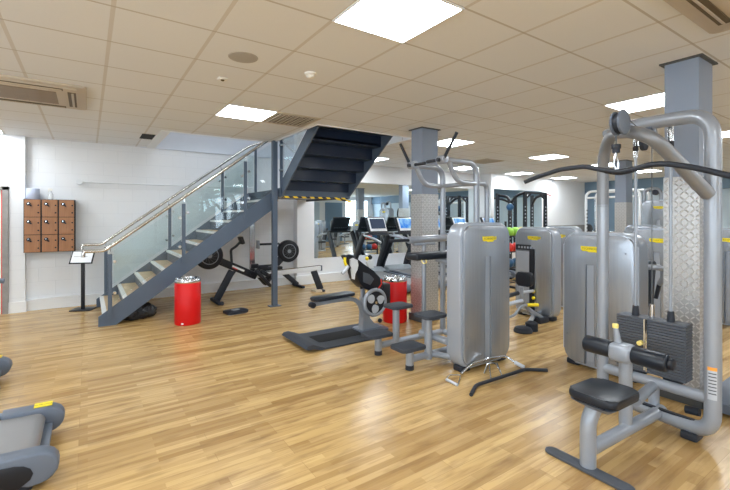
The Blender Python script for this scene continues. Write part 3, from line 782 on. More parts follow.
MB().prism(rrect(.23, .19, .04), -.05, .03, 'y', .02, Matrix.Translation(q4(525, 279, 4.97))).build('thigh_pad', 'pad', m4)
MB().tube(fil([q4(521.5, 287, 5.0), q4(521.5, 300, 5.0), q4(528, 309, 5.15), q4(543, 318.5, 5.42)], .10, 6), .028, 12).build('pad_post', 'tube', m4)
MB().tube([q4(522, 292.5, 5.0), q4(533, 291, 5.30)], .022, 10).build('pad_arm', 'tube_light', m4)
MB().tube(fil([q4(505, 318, 4.7), q4(514, 316, 4.75), q4(521, 306, 4.9), q4(527, 305, 5.0)], .10, 6), .018, 10).build('side_handle', 'tube', m4)
MB().tube([q4(527, 305, 5.0), q4(538, 305, 5.15)], .024, 10).build('handle_grip', 'yellow', m4)
for py in (291.5, 298): MB().sph(q4(533.5, py, 5.49), .026).build('selector_knob', 'yellow', m4)
MB().tube([q4(505, 305, 4.6), q4(522, 301, 4.95)], .030, 12).build('leg_tube', 'tube_light', m4)
MB().tube([q4(508, 296, 4.6), q4(518, 293, 4.8)], .028, 12).build('leg_roller', 'rubber', m4)
d_ = q4(523, 331, 4.75)
MB().lathe([(.115, 0), (.12, .02), (.10, .06), (.05, .075)], (d_[0], d_[1], 0), 28).build('foot_disc', 'rubber', m4)
MB().lathe([(.08, .0), (.08, .10), (.05, .12)], (d_[0]+.02, d_[1]+.16, 0), 28).build('foot_disc', 'rubber', m4)
MB().tube([(d_[0], d_[1]+.1, .07), (.05, -.02, .08)], .03, 12).build('base_tube', 'tube_light', m4)
MB().box((.20, -.13, .04), (.16, .22, .08), bev=.015).build('base_foot', 'rubber', m4)
spots = [(6.45, 3.78, .64, 'silver weight tower just behind the one with the black counter panel', 0),
 (6.33, 2.32, .66, 'silver weight tower seen left of the clad pillar, nearer one', 1),
 (8.70, 3.43, .66, 'silver weight tower behind, its curved top left of the nearer one by the pillar', 1),
 (7.25, 1.80, .66, 'silver weight tower at the right edge beyond the pulldown post', 1),
 (8.7, .2, .66, 'silver weight tower seen in the mirror, second row', 1),
 (7.4, -1.6, .66, 'silver weight tower seen in the mirror near the front wall', 1),
 (12.6, -.6, .66, 'silver weight tower seen in the mirror on the far side', 1),
 (11.9, 2.4, .66, 'silver weight tower beyond the far pillars, seen in the mirror', 1),
 (10.4, -1.4, .66, 'silver weight tower seen in the mirror, farthest row', 1)]
base = None
for i, (x, y, w_, lab, full) in enumerate(spots):
    if base is None or i < 2:
        t = tower('weight_machine', lab, 'gym machine', x, y, -PI/2, w_, 1.335, .21, .0, grp=G)
        if full: loopset(t)
        if i == 1: base = t
    else:
        t = copy_tree(base); t.location = (x, y, 0); t['label'] = lab
# tall machine behind them
tm = tower('tall_cable_machine', 'tall silver cable machine with an arched tube frame left of the clad pillar', 'gym machine', 9.9, 3.60, -PI/2, .66, 1.85, .25, 0, grp=None)
MB().tube(fil([(-.30, .10, 1.80), (-.30, .10, 2.12), (.02, .10, 2.12), (.02, .10, 1.80)], .14, 8), .035, 12).build('arched_tube', 'tube', tm)
MB().tube(fil([(.08, .10, 1.80), (.08, .10, 2.08), (.30, .10, 2.08), (.30, .10, 1.80)], .12, 8), .035, 12).build('arched_tube', 'tube', tm)
MB().cyl((-.08, .06, 2.04), (-.08, .12, 2.04), .06, seg=20).build('pulley', 'rubber', tm)

for (x, y, lab) in ((8.9, -1.5, 'tall arched cable machine seen in the mirror, nearer the front wall'), (12.9, 1.2, 'tall arched cable machine seen in the mirror, by the blue wall'), (6.1, -2.6, 'tall arched cable machine seen in the mirror, farthest from it')):
    t = copy_tree(tm); t.location = (x, y, 0); t['label'] = lab; t['group'] = 'arched cable machines'
tm['group'] = 'arched cable machines'

# ================================================================== LAT PULLDOWN (front right)
lp = thing('lat_pulldown_machine', 'grey lat pulldown machine with black seat and thigh rollers in the right foreground', 'gym machine', (3.0, 1.27, 0))
def L(m, name, mat, par=None, **k): return m.build(name, mat, par or lp, True, **k)
XR, YR, YL = 3.50, .928, 1.665
XQ = 3.41
L(MB().tube(fil([(XR, YL, .085), (XQ, YR, .082), (XQ, YR, 2.205), (XR-.02, 1.45, 2.225), (XR+.02, YL-.02, 2.19)], [.14, .16, .1], 9), .048, 18), 'main_frame', 'tube')
L(MB().tube([(XR, YL, .06), (XR, YL, 1.62)], .043, 18), 'rear_post', 'tube')
L(MB().tube(fil([(XR, YL, 1.60), (XR, YL, 2.02), (3.28, 1.50, 2.15), (2.96, 1.235, 2.085), (2.94, 1.10, 2.02), (3.08, 1.06, 1.93), (3.355, .935, 1.665)], [.16, .12, .1, .1, .1], 7), .043, 18), 'front_arch', 'sleeve')
L(MB().tube([(XR, YL, .285), (XQ, YR, .315)], .038, 16), 'cross_tube', 'tube')
L(MB().tube([(XR, 1.30, .085), (XR, 1.30, .29)], .036, 14), 'short_post', 'tube')
L(MB().tube([(3.10, 1.26, .26), (XR, 1.28, .29)], .034, 14), 'link_tube', 'tube')
L(MB().tube([(2.50, 1.28, .105), (XR, 1.25, .095)], .040, 16), 'seat_beam', 'tube')
L(MB().tube(fil([(2.50, 1.275, .0+.01), (2.50, 1.275, .30), (2.60, 1.25, .415)], .12, 7), .045, 18), 'seat_post', 'tube')
L(MB().prism(rrect(.085, .52, .04), .004, .018, 'z', .004, Matrix.Translation((2.475, 1.27, 0))), 'foot_bar', 'plate_iron')
for (x, y) in ((XQ+.02, YR+.12), (XR, YL-.03)):
    L(MB().box((x, y, .028), (.13, .10, .056), bev=.015), 'rubber_foot', 'rubber')
L(MB().box((XR-.075, 1.17, .128), (.03, .34, .012)).box((XR-.05, 1.46, .125), (.03, .16, .014)), 'anti_slip_strip', 'rubber', smooth=False)
L(MB().cyl((XR+.02, 1.03, .16), (XR+.02, 1.11, .15), .028, seg=16), 'knob', 'rubber')
# seat: pad with dished top over a tapered shell
L(MB().prism(rrect(.36, .275, .05, 6), .425, .475, 'z', .018, Matrix.Translation((2.575, 1.225, 0)) @ Matrix.Rotation(.03, 4, 'Y')), 'seat', 'pad')
q = bmesh.new()
a_ = [q.verts.new((x, y, .422)) for x, y in rrect(.34, .255, .045, 6)]; b_ = [q.verts.new((x*.45, y*.5, .365)) for x, y in rrect(.34, .255, .045, 6)]
q.faces.new(a_); q.faces.new(b_[::-1])
for k in range(len(a_)): q.faces.new((a_[k], b_[k], b_[(k+1) % len(a_)], a_[(k+1) % len(a_)]))
L(MB().add(q, Matrix.Translation((2.58, 1.225, 0))), 'seat_shell', 'treadmill_grey')
# thigh rollers
L(MB().tube([(3.0, 1.28, .09), (3.0, 1.28, .58)], .040, 16), 'roller_post', 'tube')
cl = L(MB().box((2.985, 1.295, .605), (.13, .14, .12), bev=.03, seg=3), 'roller_clamp', 'tube')
L(MB().tube([(2.99, 1.32, .64), (2.98, 1.335, .765)], [.026, .016], 14), 'adjust_lever', 'tube', cl)
L(MB().cyl((2.98, 1.335, .76), (2.98, 1.336, .79), .019, seg=14, bev=.004), 'lever_tip', 'pin_yellow', cl)
for (ya, yb) in ((1.03, 1.235), (1.355, 1.545)):
    L(MB().cyl((2.99, ya, .605), (2.99, yb, .605), .058, seg=28, bev=.015), 'thigh_roller', 'pad')
L(MB().cyl((2.99, 1.0, .605), (2.99, 1.035, .605), .036, seg=20, bev=.006), 'roller_cap', 'black')
# weight stack
ws = thing_w = None
for k in range(20):
    z = .352+.0203*k
    L(MB().box((XR+.02, 1.315, z+.009), (.13, .455, .0176), bev=.004), 'weight_plate', 'plate_iron', smooth=False)
for y in (1.43, 1.20):
    L(MB().cyl((XR+.02, y, .33), (XR+.02, y, 2.20), .0105, seg=14), 'guide_rod', 'tube')
    L(MB().cyl((XR+.02, y, .755), (XR+.02, y, .83), .026, .020, seg=16), 'rod_bush', 'rubber')
    L(MB().cyl((XR+.02, y, 2.03), (XR+.02, y, 2.07), .020, seg=16), 'rod_stop', 'rubber')
    L(MB().cyl((XR+.02, y, 1.98), (XR+.02, y, 2.03), .016, seg=16).cyl((XR+.02, y, 2.07), (XR+.02, y, 2.19), .018, seg=16), 'rod_collar', 'chrome')
    L(MB().box((XR+.02, y-.015, .335), (.10, .10, .05), bev=.006), 'stack_buffer', 'rubber')
L(MB().cyl((XR+.02, 1.32, .755), (XR+.02, 1.32, .86), .018, seg=14), 'selector_rod', 'chrome')
L(MB().box((XR-.05, 1.33, .56), (.012, .010, .39)), 'number_strip', 'chrome', smooth=False)
L(MB().box((XR-.047, 1.345, .56), (.012, .007, .38)), 'hole_strip', 'block_wood', smooth=False)
L(MB().cyl((XR-.06, 1.36, .575), (XR-.10, 1.36, .575), .018, seg=14, bev=.004), 'selector_pin', 'pin_yellow')
L(MB().tube([(XR+.02, 1.32, .86), (XR+.02, 1.32, 2.10)], .0035, 6).tube([(XR+.02, 1.32, 2.10), (2.86, 1.238, 2.185)], .0035, 6).tube([(2.80, 1.25, 2.10), (2.80, 1.25, 1.95)], .0035, 6), 'cable', 'cable')
pl = L(MB().cyl((2.82, 1.207, 2.125), (2.82, 1.222, 2.125), .080, seg=36, bev=.005), 'front_pulley', 'treadmill_grey')
L(MB().cyl((2.82, 1.224, 2.12), (2.82, 1.252, 2.12), .067, seg=32), 'pulley_wheel', 'rubber', pl)
L(MB().cyl((2.82, 1.254, 2.12), (2.82, 1.268, 2.12), .078, seg=36, bev=.005), 'pulley_plate', 'treadmill_grey', pl)
L(MB().beam((2.82, 1.238, 2.10), (2.97, 1.235, 2.08), .03, .04, .005), 'pulley_bracket', 'tube', pl)
L(MB().cyl((XR-.03, 1.29, 2.14), (XR-.03, 1.33, 2.14), .060, seg=28, bev=.004), 'top_pulley', 'treadmill_grey')
L(MB().cyl((XR-.03, 1.34, 2.07), (XR-.03, 1.37, 2.07), .05, seg=28, bev=.004), 'lower_pulley', 'rubber')
L(MB().prism([(-.04, 0), (.04, 0), (.02, .13), (-.02, .13)], -.012, .012, 'x', .0, Matrix.Translation((XR-.03, 1.30, 2.09))), 'pulley_bracket', 'tube', smooth=False)
# warning label wrapped on the right post
q = MB(); R = .0486
for (z0, z1, nm, mt) in ((.325, .535, 'warning_label', 'tube_light'), (.515, .538, 'label_header', 'orange')):
    q = bmesh.new(); row = []
    for k in range(9):
        a = math.radians(162+7.5*k)
        rr = R+(.0006 if mt == 'orange' else 0)
        row.append((q.verts.new((XQ+rr*math.cos(a), YR+rr*math.sin(a), z0)), q.verts.new((XQ+rr*math.cos(a), YR+rr*math.sin(a), z1))))
    for A, B in zip(row, row[1:]): q.faces.new((A[0], B[0], B[1], A[1]))
    L(MB().add(q), nm, mt)
q = bmesh.new()
for zz_ in range(7):
    row = []
    for k in range(7):
        a = math.radians(168+8*k); z0 = .50-.022*zz_
        row.append((q.verts.new((XQ+.0492*math.cos(a), YR+.0492*math.sin(a), z0)), q.verts.new((XQ+.0492*math.cos(a), YR+.0532*math.sin(a), z0-.007))))
    for A, B in zip(row, row[1:]): q.faces.new((A[0], A[1], B[1], B[0]))
L(MB().add(q), 'label_print', 'plate_iron')
# the lat bar hanging from the cable
hb = thing('wide_lat_bar', 'long black curved lat bar hanging from the pulldown machine cable', 'cable bar', (2.80, 1.25, 1.79))
pts = []
prof = [(525, 182), (536, 177.5), (560, 169.5), (585, 166.4), (603, 170), (620, 172.5), (637, 168.5), (650, 164.3), (668, 163.8), (690, 166.8), (712, 171.5), (730, 176)]
pr = [at(px, py, X=2.80) for px, py in prof]
pr += [pr[-1]+Vector((0, -.15, -.028)), pr[-1]+Vector((0, -.30, -.075))]
MB().tube(fil(pr, .03, 3), .0165, 12).build('bar', 'rubber', hb, True)
cy = at(620, 172, X=2.80).y
MB().tube(fil([at(606, 170.6, X=2.80), at(620, 172.5, X=2.80), at(633, 169.5, X=2.80)], .03, 3), .020, 12).build('bar_sleeve', 'black', hb, True)
MB().cyl((2.80, 1.25, 1.93), (2.80, 1.25, 1.955), .022, seg=16).cyl((2.80, 1.25, 1.955), (2.80, 1.25, 1.985), .027, seg=16, bev=.004).build('cable_stop', 'rubber', hb, True)
MB().tube(fil([(2.80, 1.25, 1.935), (2.80, 1.262, 1.88), (2.80, 1.259, 1.82), (2.80, 1.241, 1.82), (2.80, 1.238, 1.88), (2.80, 1.25, 1.935)], .02), .006, 8).tube([(2.80, 1.25, 1.835), (2.80, 1.25, 1.80)], .012, 10).build('snap_hook', 'chrome', hb, True)
# grey base at the right edge
t = thing('machine_base', 'dark grey padded base at the right edge behind the pulldown post', 'platform', (4.9, .62, 0))
MB().prism([(3.98, .03), (3.98, .10), (4.08, .145), (5.6, .16), (5.6, .03)], .25, 1.13, 'y', .012).build('deck', 'treadmill_grey', t, True)
MB().prism(rrect(1.5, .80, .04), 0, .03, 'z', .004, Matrix.Translation((4.82, .69, 0))).build('underframe', 'black', t, True)

# ================================================================== UPPER BODY ERGOMETER (rear centre-left)
eg = thing('arm_ergometer', 'grey and black arm ergometer with spoked wheel on a long rubber platform', 'gym machine', (2.9, 4.45, 0))
def E(m, name, mat, par=None, **k): return m.build(name, mat, par or eg, True, **k)
sect = [(2.0, .045), (2.03, .075), (2.09, .08), (2.16, .055), (2.24, .022), (2.34, .018), (3.27, .018), (3.27, .002), (2.2, .002), (2.10, .03), (2.03, .03)]
E(MB().prism(sect, 4.10, 4.79, 'y'), 'floor_mat', 'mat_rubber')
E(MB().prism([(2.28, .018), (3.26, .018), (3.26, .024), (2.28, .022)], 4.32, 4.60, 'y'), 'centre_track', 'duct', smooth=False)
E(MB().prism(rrect(.58, .19, .05, 6), -.018, .018, 'z', .012, Matrix.Translation((2.54, 4.44, .525)) @ Matrix.Rotation(-.035, 4, 'Y')), 'bench_pad', 'pad')
E(MB().tube(fil([(2.27, 4.44, .455), (2.62, 4.44, .475), (2.92, 4.44, .455), (3.03, 4.44, .10)], [.2, .18], 8), .032, 14, sq=(.032, .026)), 'bench_arm', 'tube')
E(MB().cyl((2.25, 4.40, .45), (2.25, 4.48, .45), .035, seg=16, bev=.004), 'bench_end', 'black')
E(MB().prism([(2.94, .02), (3.33, .02), (3.30, .045), (3.14, .09), (3.065, .18), (3.035, .30), (3.02, .46), (2.965, .46), (2.975, .2)], 4.39, 4.49, 'y', .012), 'upright', 'tube')
E(MB().prism(rrect(.40, .34, .05), .02, .045, 'z', .01, Matrix.Translation((3.12, 4.45, 0))), 'foot_plate', 'treadmill_grey')
E(MB().tube(fil([(2.99, 4.44, .44), (2.98, 4.44, .72), (3.06, 4.44, .86)], .15, 6), .026, 12, sq=(.03, .022)), 'mast', 'tube')
E(MB().tube(fil([(2.955, 4.42, .58), (2.955, 4.42, .75), (3.0, 4.42, .84)], .12, 6), .018, 10), 'mast_sleeve', 'black')
def poly(pp, Y): return [(at(a, b_, Y=Y).x, at(a, b_, Y=Y).z) for a, b_ in pp]
hp = [(349.5, 257), (352, 255.8), (357, 258.5), (365, 265), (374, 271), (380, 277), (383.5, 284), (382, 290), (375, 292), (366, 289), (360, 283), (357, 275), (357, 268), (353, 262)]
E(MB().prism(poly(hp, 4.33), 4.33, 4.56, 'y', .012), 'head_housing', 'black')
E(MB().prism(poly([(363, 272), (369, 274), (374, 279), (370, 285), (363, 282)], 4.33), 4.322, 4.332, 'y', .002), 'housing_badge', 'plate_iron')
E(MB().tube([at(378, 289, Y=4.33), at(381.5, 284, Y=4.33), at(381, 279, Y=4.33)], .010, 8), 'red_stripe', 'red')
k_ = E(MB().prism(poly([(350, 259.5), (353, 258), (357, 260), (358, 265), (357, 270), (354.5, 273.5), (354.3, 279.5), (352.3, 279), (352, 272), (350.3, 266)], 4.28), 4.265, 4.30, 'y', .006), 'crank_arm', 'white_metal')
E(MB().tube(fil([at(353, 256.8, Y=4.30), at(347.5, 255.8, Y=4.30), at(345.6, 260, Y=4.30), at(347, 265.5, Y=4.30), at(350, 268, Y=4.30)], .06, 5), .024, 10), 'crank_hub', 'black', k_)
E(MB().tube(fil([at(347.5, 267, Y=4.285), at(344.6, 262.5, Y=4.285), at(345, 257.5, Y=4.285)], .05), .018, 10), 'yellow_ring', 'yellow', k_)
E(MB().tube(fil([at(348, 266, Y=4.24), at(345.5, 270, Y=4.24), at(342.5, 273.5, Y=4.24)], .02), [.030]*1+[.028]*20, 10) if False else MB().tube([at(348, 266, Y=4.24), at(345.5, 270.5, Y=4.24), at(342, 273.5, Y=4.24)], .022, 10), 'hand_grip', 'tube_light', k_)
k_ = E(MB().prism(poly([(366, 262), (370, 259.5), (372.5, 261), (373, 268), (368.5, 268)], 4.62), 4.60, 4.64, 'y', .006), 'crank_arm', 'white_metal')
E(MB().sph(at(370, 257.3, Y=4.64), .034), 'hand_grip', 'black', k_)
E(MB().sph(at(367, 258.5, Y=4.64), .026), 'yellow_ring', 'yellow', k_)
wh = thing_c = None
W0 = at(375, 302.3, Y=4.27)
ring = [(W0+Vector((.162*math.cos(a), 0, .162*math.sin(a)))) for a in [2*PI*k/40 for k in range(40)]]
wl = E(MB().tube(ring, .024, 12, closed=True), 'flywheel_ring', 'tube')
E(MB().cyl(W0+Vector((0, -.012, 0)), W0+Vector((0, .02, 0)), .142, seg=40), 'flywheel_disc', 'black', wl)
for k in range(3):
    a = math.radians(20+120*k)
    ctr = W0+Vector((.082*math.cos(a), -.016, .082*math.sin(a)))
    q = [(.062*math.cos(b)*(.72 if math.cos(b-a-.9) < 0 else 1.0), .062*math.sin(b)*(.9)) for b in [2*PI*j/18 for j in range(18)]]
    E(MB().prism([(ctr.x+u, ctr.z+v) for u, v in q], ctr.y-.004, ctr.y+.004, 'y'), 'flywheel_blade', 'tube_light', wl)
E(MB().cyl(W0+Vector((0, -.03, 0)), W0+Vector((0, .16, 0)), .02, seg=14), 'flywheel_axle', 'chrome', wl)
E(MB().sph((3.24, 4.40, .13), .03), 'adjust_knob', 'black')
E(MB().bx((3.22, 4.36, .30), (3.40, 4.54, .62), bev=.03), 'drive_cover', 'black')

# ================================================================== ROWING MACHINES
def rower(x, y, rz, lab, folded, fz):
    t = thing('rowing_machine', lab, 'rowing machine', (x, y, 0), rz, 'black rowing machines by the stairs')
    MB().cyl((0, -.07, fz), (0, .07, fz), .235, seg=44, bev=.03).build('flywheel_housing', 'black', t)
    for yy in (-1, 1):
        MB().tube([(.145*math.cos(a), yy*.074, fz+.145*math.sin(a)) for a in [2*PI*k/32 for k in range(32)]], .007, 8, closed=True).build('vent_ring', 'tube', t)
        MB().cyl((0, yy*.07, fz), (0, yy*.082, fz), .04, seg=20).build('hub_cap', 'tube', t)
        m = MB()
        for k in range(12):
            a = 2*PI*k/12; m.beam((.045*math.cos(a), yy*.074, fz+.045*math.sin(a)), (.14*math.cos(a+.5), yy*.074, fz+.14*math.sin(a+.5)), .006, .006)
        m.build('vent_spokes', 'plate_iron', t, smooth=False)
    if not folded:
        MB().beam((.05, 0, .80), (.85, 0, .41), .09, .13, .02).build('main_beam', 'black', t)
        MB().box((.50, -.052, .585), (.24, .004, .035), (0, .455, 0)).build('side_decal', 'nosing', t, smooth=False)
        MB().box((.44, -.054, .59), (.10, .004, .018), (0, .455, 0)).build('decal_red', 'red', t, smooth=False)
        MB().beam((.40, 0, .55), (.13, 0, .05), .06, .12, .012).build('front_leg', 'rubber', t)
        MB().beam((.46, .0, .55), (.10, .0, .05), .03, .05, .01).build('leg_strut', 'rubber', t)
        MB().beam((.12, -.28, .03), (.12, .28, .03), .07, .05, .012).cyl((.16, -.27, .03), (.16, -.22, .03), .03, seg=14).build('foot_bar', 'rubber', t)
        MB().tube(fil([(.40, 0, .62), (.38, 0, .93), (.46, 0, .97), (.56, 0, 1.07)], .04), .024, 10, sq=(.022, .02)).build('monitor_arm', 'rubber', t)
        MB().box((.57, 0, 1.09), (.06, .17, .14), (0, -.3, 0), bev=.012).build('monitor', 'black', t)
        m = MB()
        for s_ in (-1, 1):
            m.beam((.80, s_*.10, .54), (1.08, s_*.12, .22), .13, .06, .02).beam((.90, s_*.10, .52), (1.16, s_*.12, .34), .12, .07, .02).beam((1.0, s_*.1, .28), (1.1, s_*.1, .40), .12, .05, .01)
        m.build('foot_rests', 'black', t)
        MB().tube([(.70, -.16, .47), (.70, .16, .47)], .016, 10).tube([(1.0, -.2, .44), (1.18, -.17, .47)], .016, 8).build('pull_handle', 'black', t)
        MB().beam((.78, 0, .42), (2.20, 0, .47), .05, .085, .008).build('rail', 'white_metal', t)
        MB().beam((.78, 0, .475), (2.18, 0, .525), .03, .012).build('rail_top', 'chrome', t)
        MB().box((2.215, 0, .47), (.03, .06, .11), (0, 0, 0), bev=.008).build('rail_end', 'treadmill_grey', t)
        MB().beam((2.04, 0, .43), (2.20, 0, .03), .05, .13, .012).build('rear_leg', 'rubber', t)
        MB().beam((2.20, -.15, .022), (2.20, .15, .022), .06, .04, .01).build('rear_foot', 'rubber', t)
        MB().prism(rrect(.22, .30, .06), .53, .57, 'z', .012, Matrix.Translation((1.22, 0, 0))).build('seat', 'black', t)
    else:
        MB().beam((.02, 0, fz-.02), (.30, 0, .50), .08, .14, .02).beam((.28, 0, .47), (.66, 0, .47), .08, .12, .015).build('main_beam', 'rubber', t)
        MB().beam((.22, 0, .44), (-.22, 0, .05), .05, .10, .012).build('front_leg', 'rubber', t)
        MB().beam((-.24, -.26, .03), (-.24, .26, .03), .07, .05, .012).build('foot_bar', 'rubber', t)
        MB().beam((.18, 0, fz+.02), (.20, 0, .96), .03, .03, .004).beam((.20, 0, .955), (.62, 0, .955), .03, .045, .006).build('monitor_arm', 'rubber', t)
        MB().box((.66, 0, .955), (.035, .15, .17), bev=.01).build('monitor', 'tube', t)
        m = MB()
        for s_ in (-1, 1): m.beam((.45, s_*.09, .40), (.80, s_*.11, .30), .10, .04, .01)
        m.build('foot_rests', 'black', t)
        MB().beam((.66, .02, .52), (.80, .02, .52), .06, .09, .01).build('rail_hinge', 'black', t)
        MB().bx((.73, -.03, .40), (.83, .02, 1.86)).build('rail', 'chrome', t, smooth=False)
    return t
rower(1.75, 7.42, 0, 'rowing machine under the stairs with its long pale rail lowered', False, .84)
rower(3.53, 8.10, PI, 'rowing machine against the wall with its rail folded upright', True, .79)
t = tag(MB().box((0, 0, .02), (.17, .22, .04), bev=.004).build('wooden_block', 'block_wood'), 'small pale wooden block under the rear foot of the rowing machine', 'block'); t.location = (3.86, 7.40, 0)

# ================================================================== TREADMILLS
def treadmill(x, y, rz, lab, screen, light=False, long_rail=False, left=False):
    """rear end at the origin, user faces local +y, consoles at y 1.35"""
    t = thing('treadmill', lab, 'treadmill', (x, y, 0), rz, 'treadmills at the left edge' if left else 'treadmills facing the mirrors')
    W = .375
    for s_ in (-1, 1):
        MB().prism([(.22, .10), (.22, .185), (1.75, .235), (1.75, .10)], s_*(W-.04)-.04, s_*(W-.04)+.04, 'x', .008).build('side_rail', 'black', t)
        MB().prism([(.24, .182), (.24, .20), (1.75, .25), (1.75, .235)], s_*(W-.045)-.035, s_*(W-.045)+.035, 'x', .004).build('foot_rail', 'treadmill_grey', t)
        c_ = MB().prism([(-.01, .06), (-.03, .09), (-.036, .12), (-.03, .15), (-.01, .178), (.02, .197), (.06, .208), (.30, .216), (.30, .18), (.22, .15), (.17, .06), (.10, .03), (.05, .033), (.015, .043)], s_*(W-.045)-.055, s_*(W-.045)+.055, 'x', .014).build('end_cap', 'treadmill_grey', t)
        MB().prism([(.14, .04), (.09, .075), (.078, .105), (.09, .135), (.12, .158), (.16, .170), (.30, .180), (.75, .196), (.75, .05), (.2, .045)], s_*(W+.010)-.004, s_*(W+.010)+.004, 'x', .003).build('side_cover', 'black', t)
        if left and s_ > 0:
            q = MB().box((0, 0, 0), (.075, .10, .003)).build('maker_sticker', 'yellow', c_, smooth=False); q.location = (s_*(W-.045)+.005, .085, .2130); q.rotation_euler = (.03, 0, 0)
            text_mesh('sticker_lettering', 'TECHNOGYM', .0155, 'ink', q, Matrix.Translation((0, 0, .002)) @ Matrix.Rotation(PI/2, 4, 'Z'), .0004)
        MB().cyl((s_*(W-.05), .12, 0), (s_*(W-.05), .12, .06), .035, seg=14).build('rubber_foot', 'rubber', t)
        # mast and handrail
        MB().tube(fil([(s_*W, 1.96, .14), (s_*W, 1.90, .40), (s_*(W-.02), 1.50, 1.12)], .15, 5), .03, 12, sq=(.034, .075)).build('mast', 'black', t)
        MB().tube(fil([(s_*(W-.02), 1.50, 1.10), (s_*(W+.0), 1.02, 1.04), (s_*(W-.03), (.86 if not long_rail else .02), .97 if not long_rail else .915)], .1), .024, 10).build('handrail', 'treadmill_grey' if not light else 'tube', t)
    # belt wrapped over the rear roller
    n = 10; sec = [(1.75, .228)]+[(.12+.05*math.cos(a), .13+.05*math.sin(a)) for a in [PI/2+PI*k/n for k in range(n+1)]]+[(1.75, .14)]
    MB().prism(sec, -(W-.095), W-.095, 'x').build('belt', 'belt', t)
    MB().bx((-(W-.09), .03, .065), (W-.09, .10, .10)).build('rear_crossbar', 'treadmill_grey', t)
    MB().bx((-(W-.02), .2, .07), (W-.02, 1.6, .12)).build('underframe', 'black', t, smooth=False)
    MB().prism([(1.62, .06), (1.62, .265), (1.76, .33), (2.04, .31), (2.12, .22), (2.12, .06)], -W, W, 'x', .03).build('motor_hood', 'deck_light' if light else 'treadmill_grey', t)
    c_ = MB().box((0, 1.50, 1.33), (.52, .06, .40), (-.42, 0, 0), bev=.02, seg=3).box((0, 1.42, 1.135), (.66, .16, .05), (-.1, 0, 0), bev=.02).build('console', 'black', t)
    MB().box((0, 1.462, 1.345), (.46, .006, .33), (-.42, 0, 0), bev=.002).build('console_face', 'white_metal' if light else 'treadmill_grey', c_)
    MB().box((0, 1.452, 1.365), (.40, .006, .245), (-.42, 0, 0)).build('screen', screen, c_, smooth=False)
    m = MB()
    for k in range(6): m.box((-.17+.068*k, 1.506, 1.235), (.035, .01, .02), (-.42, 0, 0))
    m.build('console_buttons', 'plate_iron', c_, smooth=False)
    MB().tube(fil([(-.22, 1.43, 1.13), (-.20, 1.28, 1.12), (.20, 1.28, 1.12), (.22, 1.43, 1.13)], .06), .018, 10).build('front_grip', 'rubber', t)
    return t
labs = ['treadmill nearest the stairs facing the mirror, its screen dark', 'second treadmill from the stairs facing the mirror, blue screen lit',
        'treadmill hidden behind the clad pillar', 'treadmill with blue screen seen between the chin machine tubes', 'farthest treadmill, blue screen by the white pier']
for i, (x, sc_) in enumerate(((5.48, 'screen_dim'), (6.33, 'screen_blue'), (7.25, 'screen_blue'), (8.2, 'screen_blue'), (9.4, 'screen_blue'))):
    treadmill(x, 6.08, 0, labs[i], sc_, True)
treadmill(-.17, 3.27, PI/2, 'dark grey treadmill rear end with yellow sticker in the lower left corner', 'screen_dim', left=True)
treadmill(-.63, 4.74, PI/2, 'treadmill behind the front one, only its rear corner and handrail tip visible', 'screen_dim', left=True, long_rail=True)

# ================================================================== FAR EQUIPMENT
bk = thing('medicine_ball_rack', 'dark ball rack between the silver towers', 'rack', (7.8, 5.55, 0))
for sx in (-1, 1):
    MB().tube([(sx*.35, 0, .02), (sx*.35, .0, 1.42)], .025, 10).tube([(sx*.35, -.25, .025), (sx*.35, .25, .025)], .025, 10).build('rack_post', 'black', bk)
for z in (.50, .84, 1.18, .18): MB().tube([(-.35, -.07, z-.08), (.35, -.07, z-.08)], .014, 8).tube([(-.35, .07, z-.08), (.35, .07, z-.08)], .014, 8).build('shelf_rail', 'black', bk)
for i, z in enumerate((.50, .84, 1.18)):
    for k in range(3):
        mt = [['blue_ball', 'blue_ball', 'red'], ['red', 'red', 'blue_ball'], ['green', 'green', 'yellow']][i][k]
        o = MB().sph((0, 0, 0), .105, seg=20).build('medicine_ball', mt); o.location = (7.8-.23+.23*k, 5.55, z+.012)
        tag(o, ['%s medicine ball on the %s of the rack, %s' % ({'blue_ball': 'blue', 'red': 'red', 'green': 'green', 'yellow': 'yellow'}[mt], ['lowest shelf', 'middle shelf', 'top shelf'][i], ['at its left', 'in its middle', 'at its right'][k])][0], 'ball', 'medicine balls on the rack')
# black power rack against the far mirror
pk = thing('power_rack', 'black power rack with notched uprights before the far mirror', 'rack', (10.9, 7.2, 0))
def K(m, name, mat='black'): return m.build(name, mat, pk, True)
for px_, yy, n_ in ((497.5, 7.65, 1), (510, 7.2, 0), (525, 6.9, 1), (532, 7.7, 1), (545.3, 6.9, 1)):
    p = at(px_, 200, Y=yy); top = 2.2 if n_ else 1.98
    up = K(MB().bx((p.x-.04, p.y-.04, 0), (p.x+.04, p.y+.04, top)), 'upright')
    m = MB()
    for k in range(14): m.box((p.x-.042, p.y-.042, .5+.1*k), (.03, .012, .035))
    m.build('peg_holes', 'tube_light', up, True, smooth=False)
    K(MB().box((p.x, p.y, .02), (.25, .5, .04)), 'rack_foot')
a, b_, c_ = at(497.5, 190, Y=7.65), at(510, 200, Y=7.2), at(525, 190, Y=6.9)
K(MB().tube(fil([(a.x, a.y, 2.15), ((a.x+b_.x)/2+.1, 7.35, 2.1), (b_.x, b_.y, 1.9)], .2), .04, 10), 'arched_tube')
K(MB().tube(fil([(c_.x, c_.y, 2.2), ((c_.x+b_.x)/2, 7.1, 2.12), (b_.x, b_.y, 1.85)], .2), .04, 10), 'arched_tube')
d_, e_ = at(532, 190, Y=7.7), at(545.3, 190, Y=6.9)
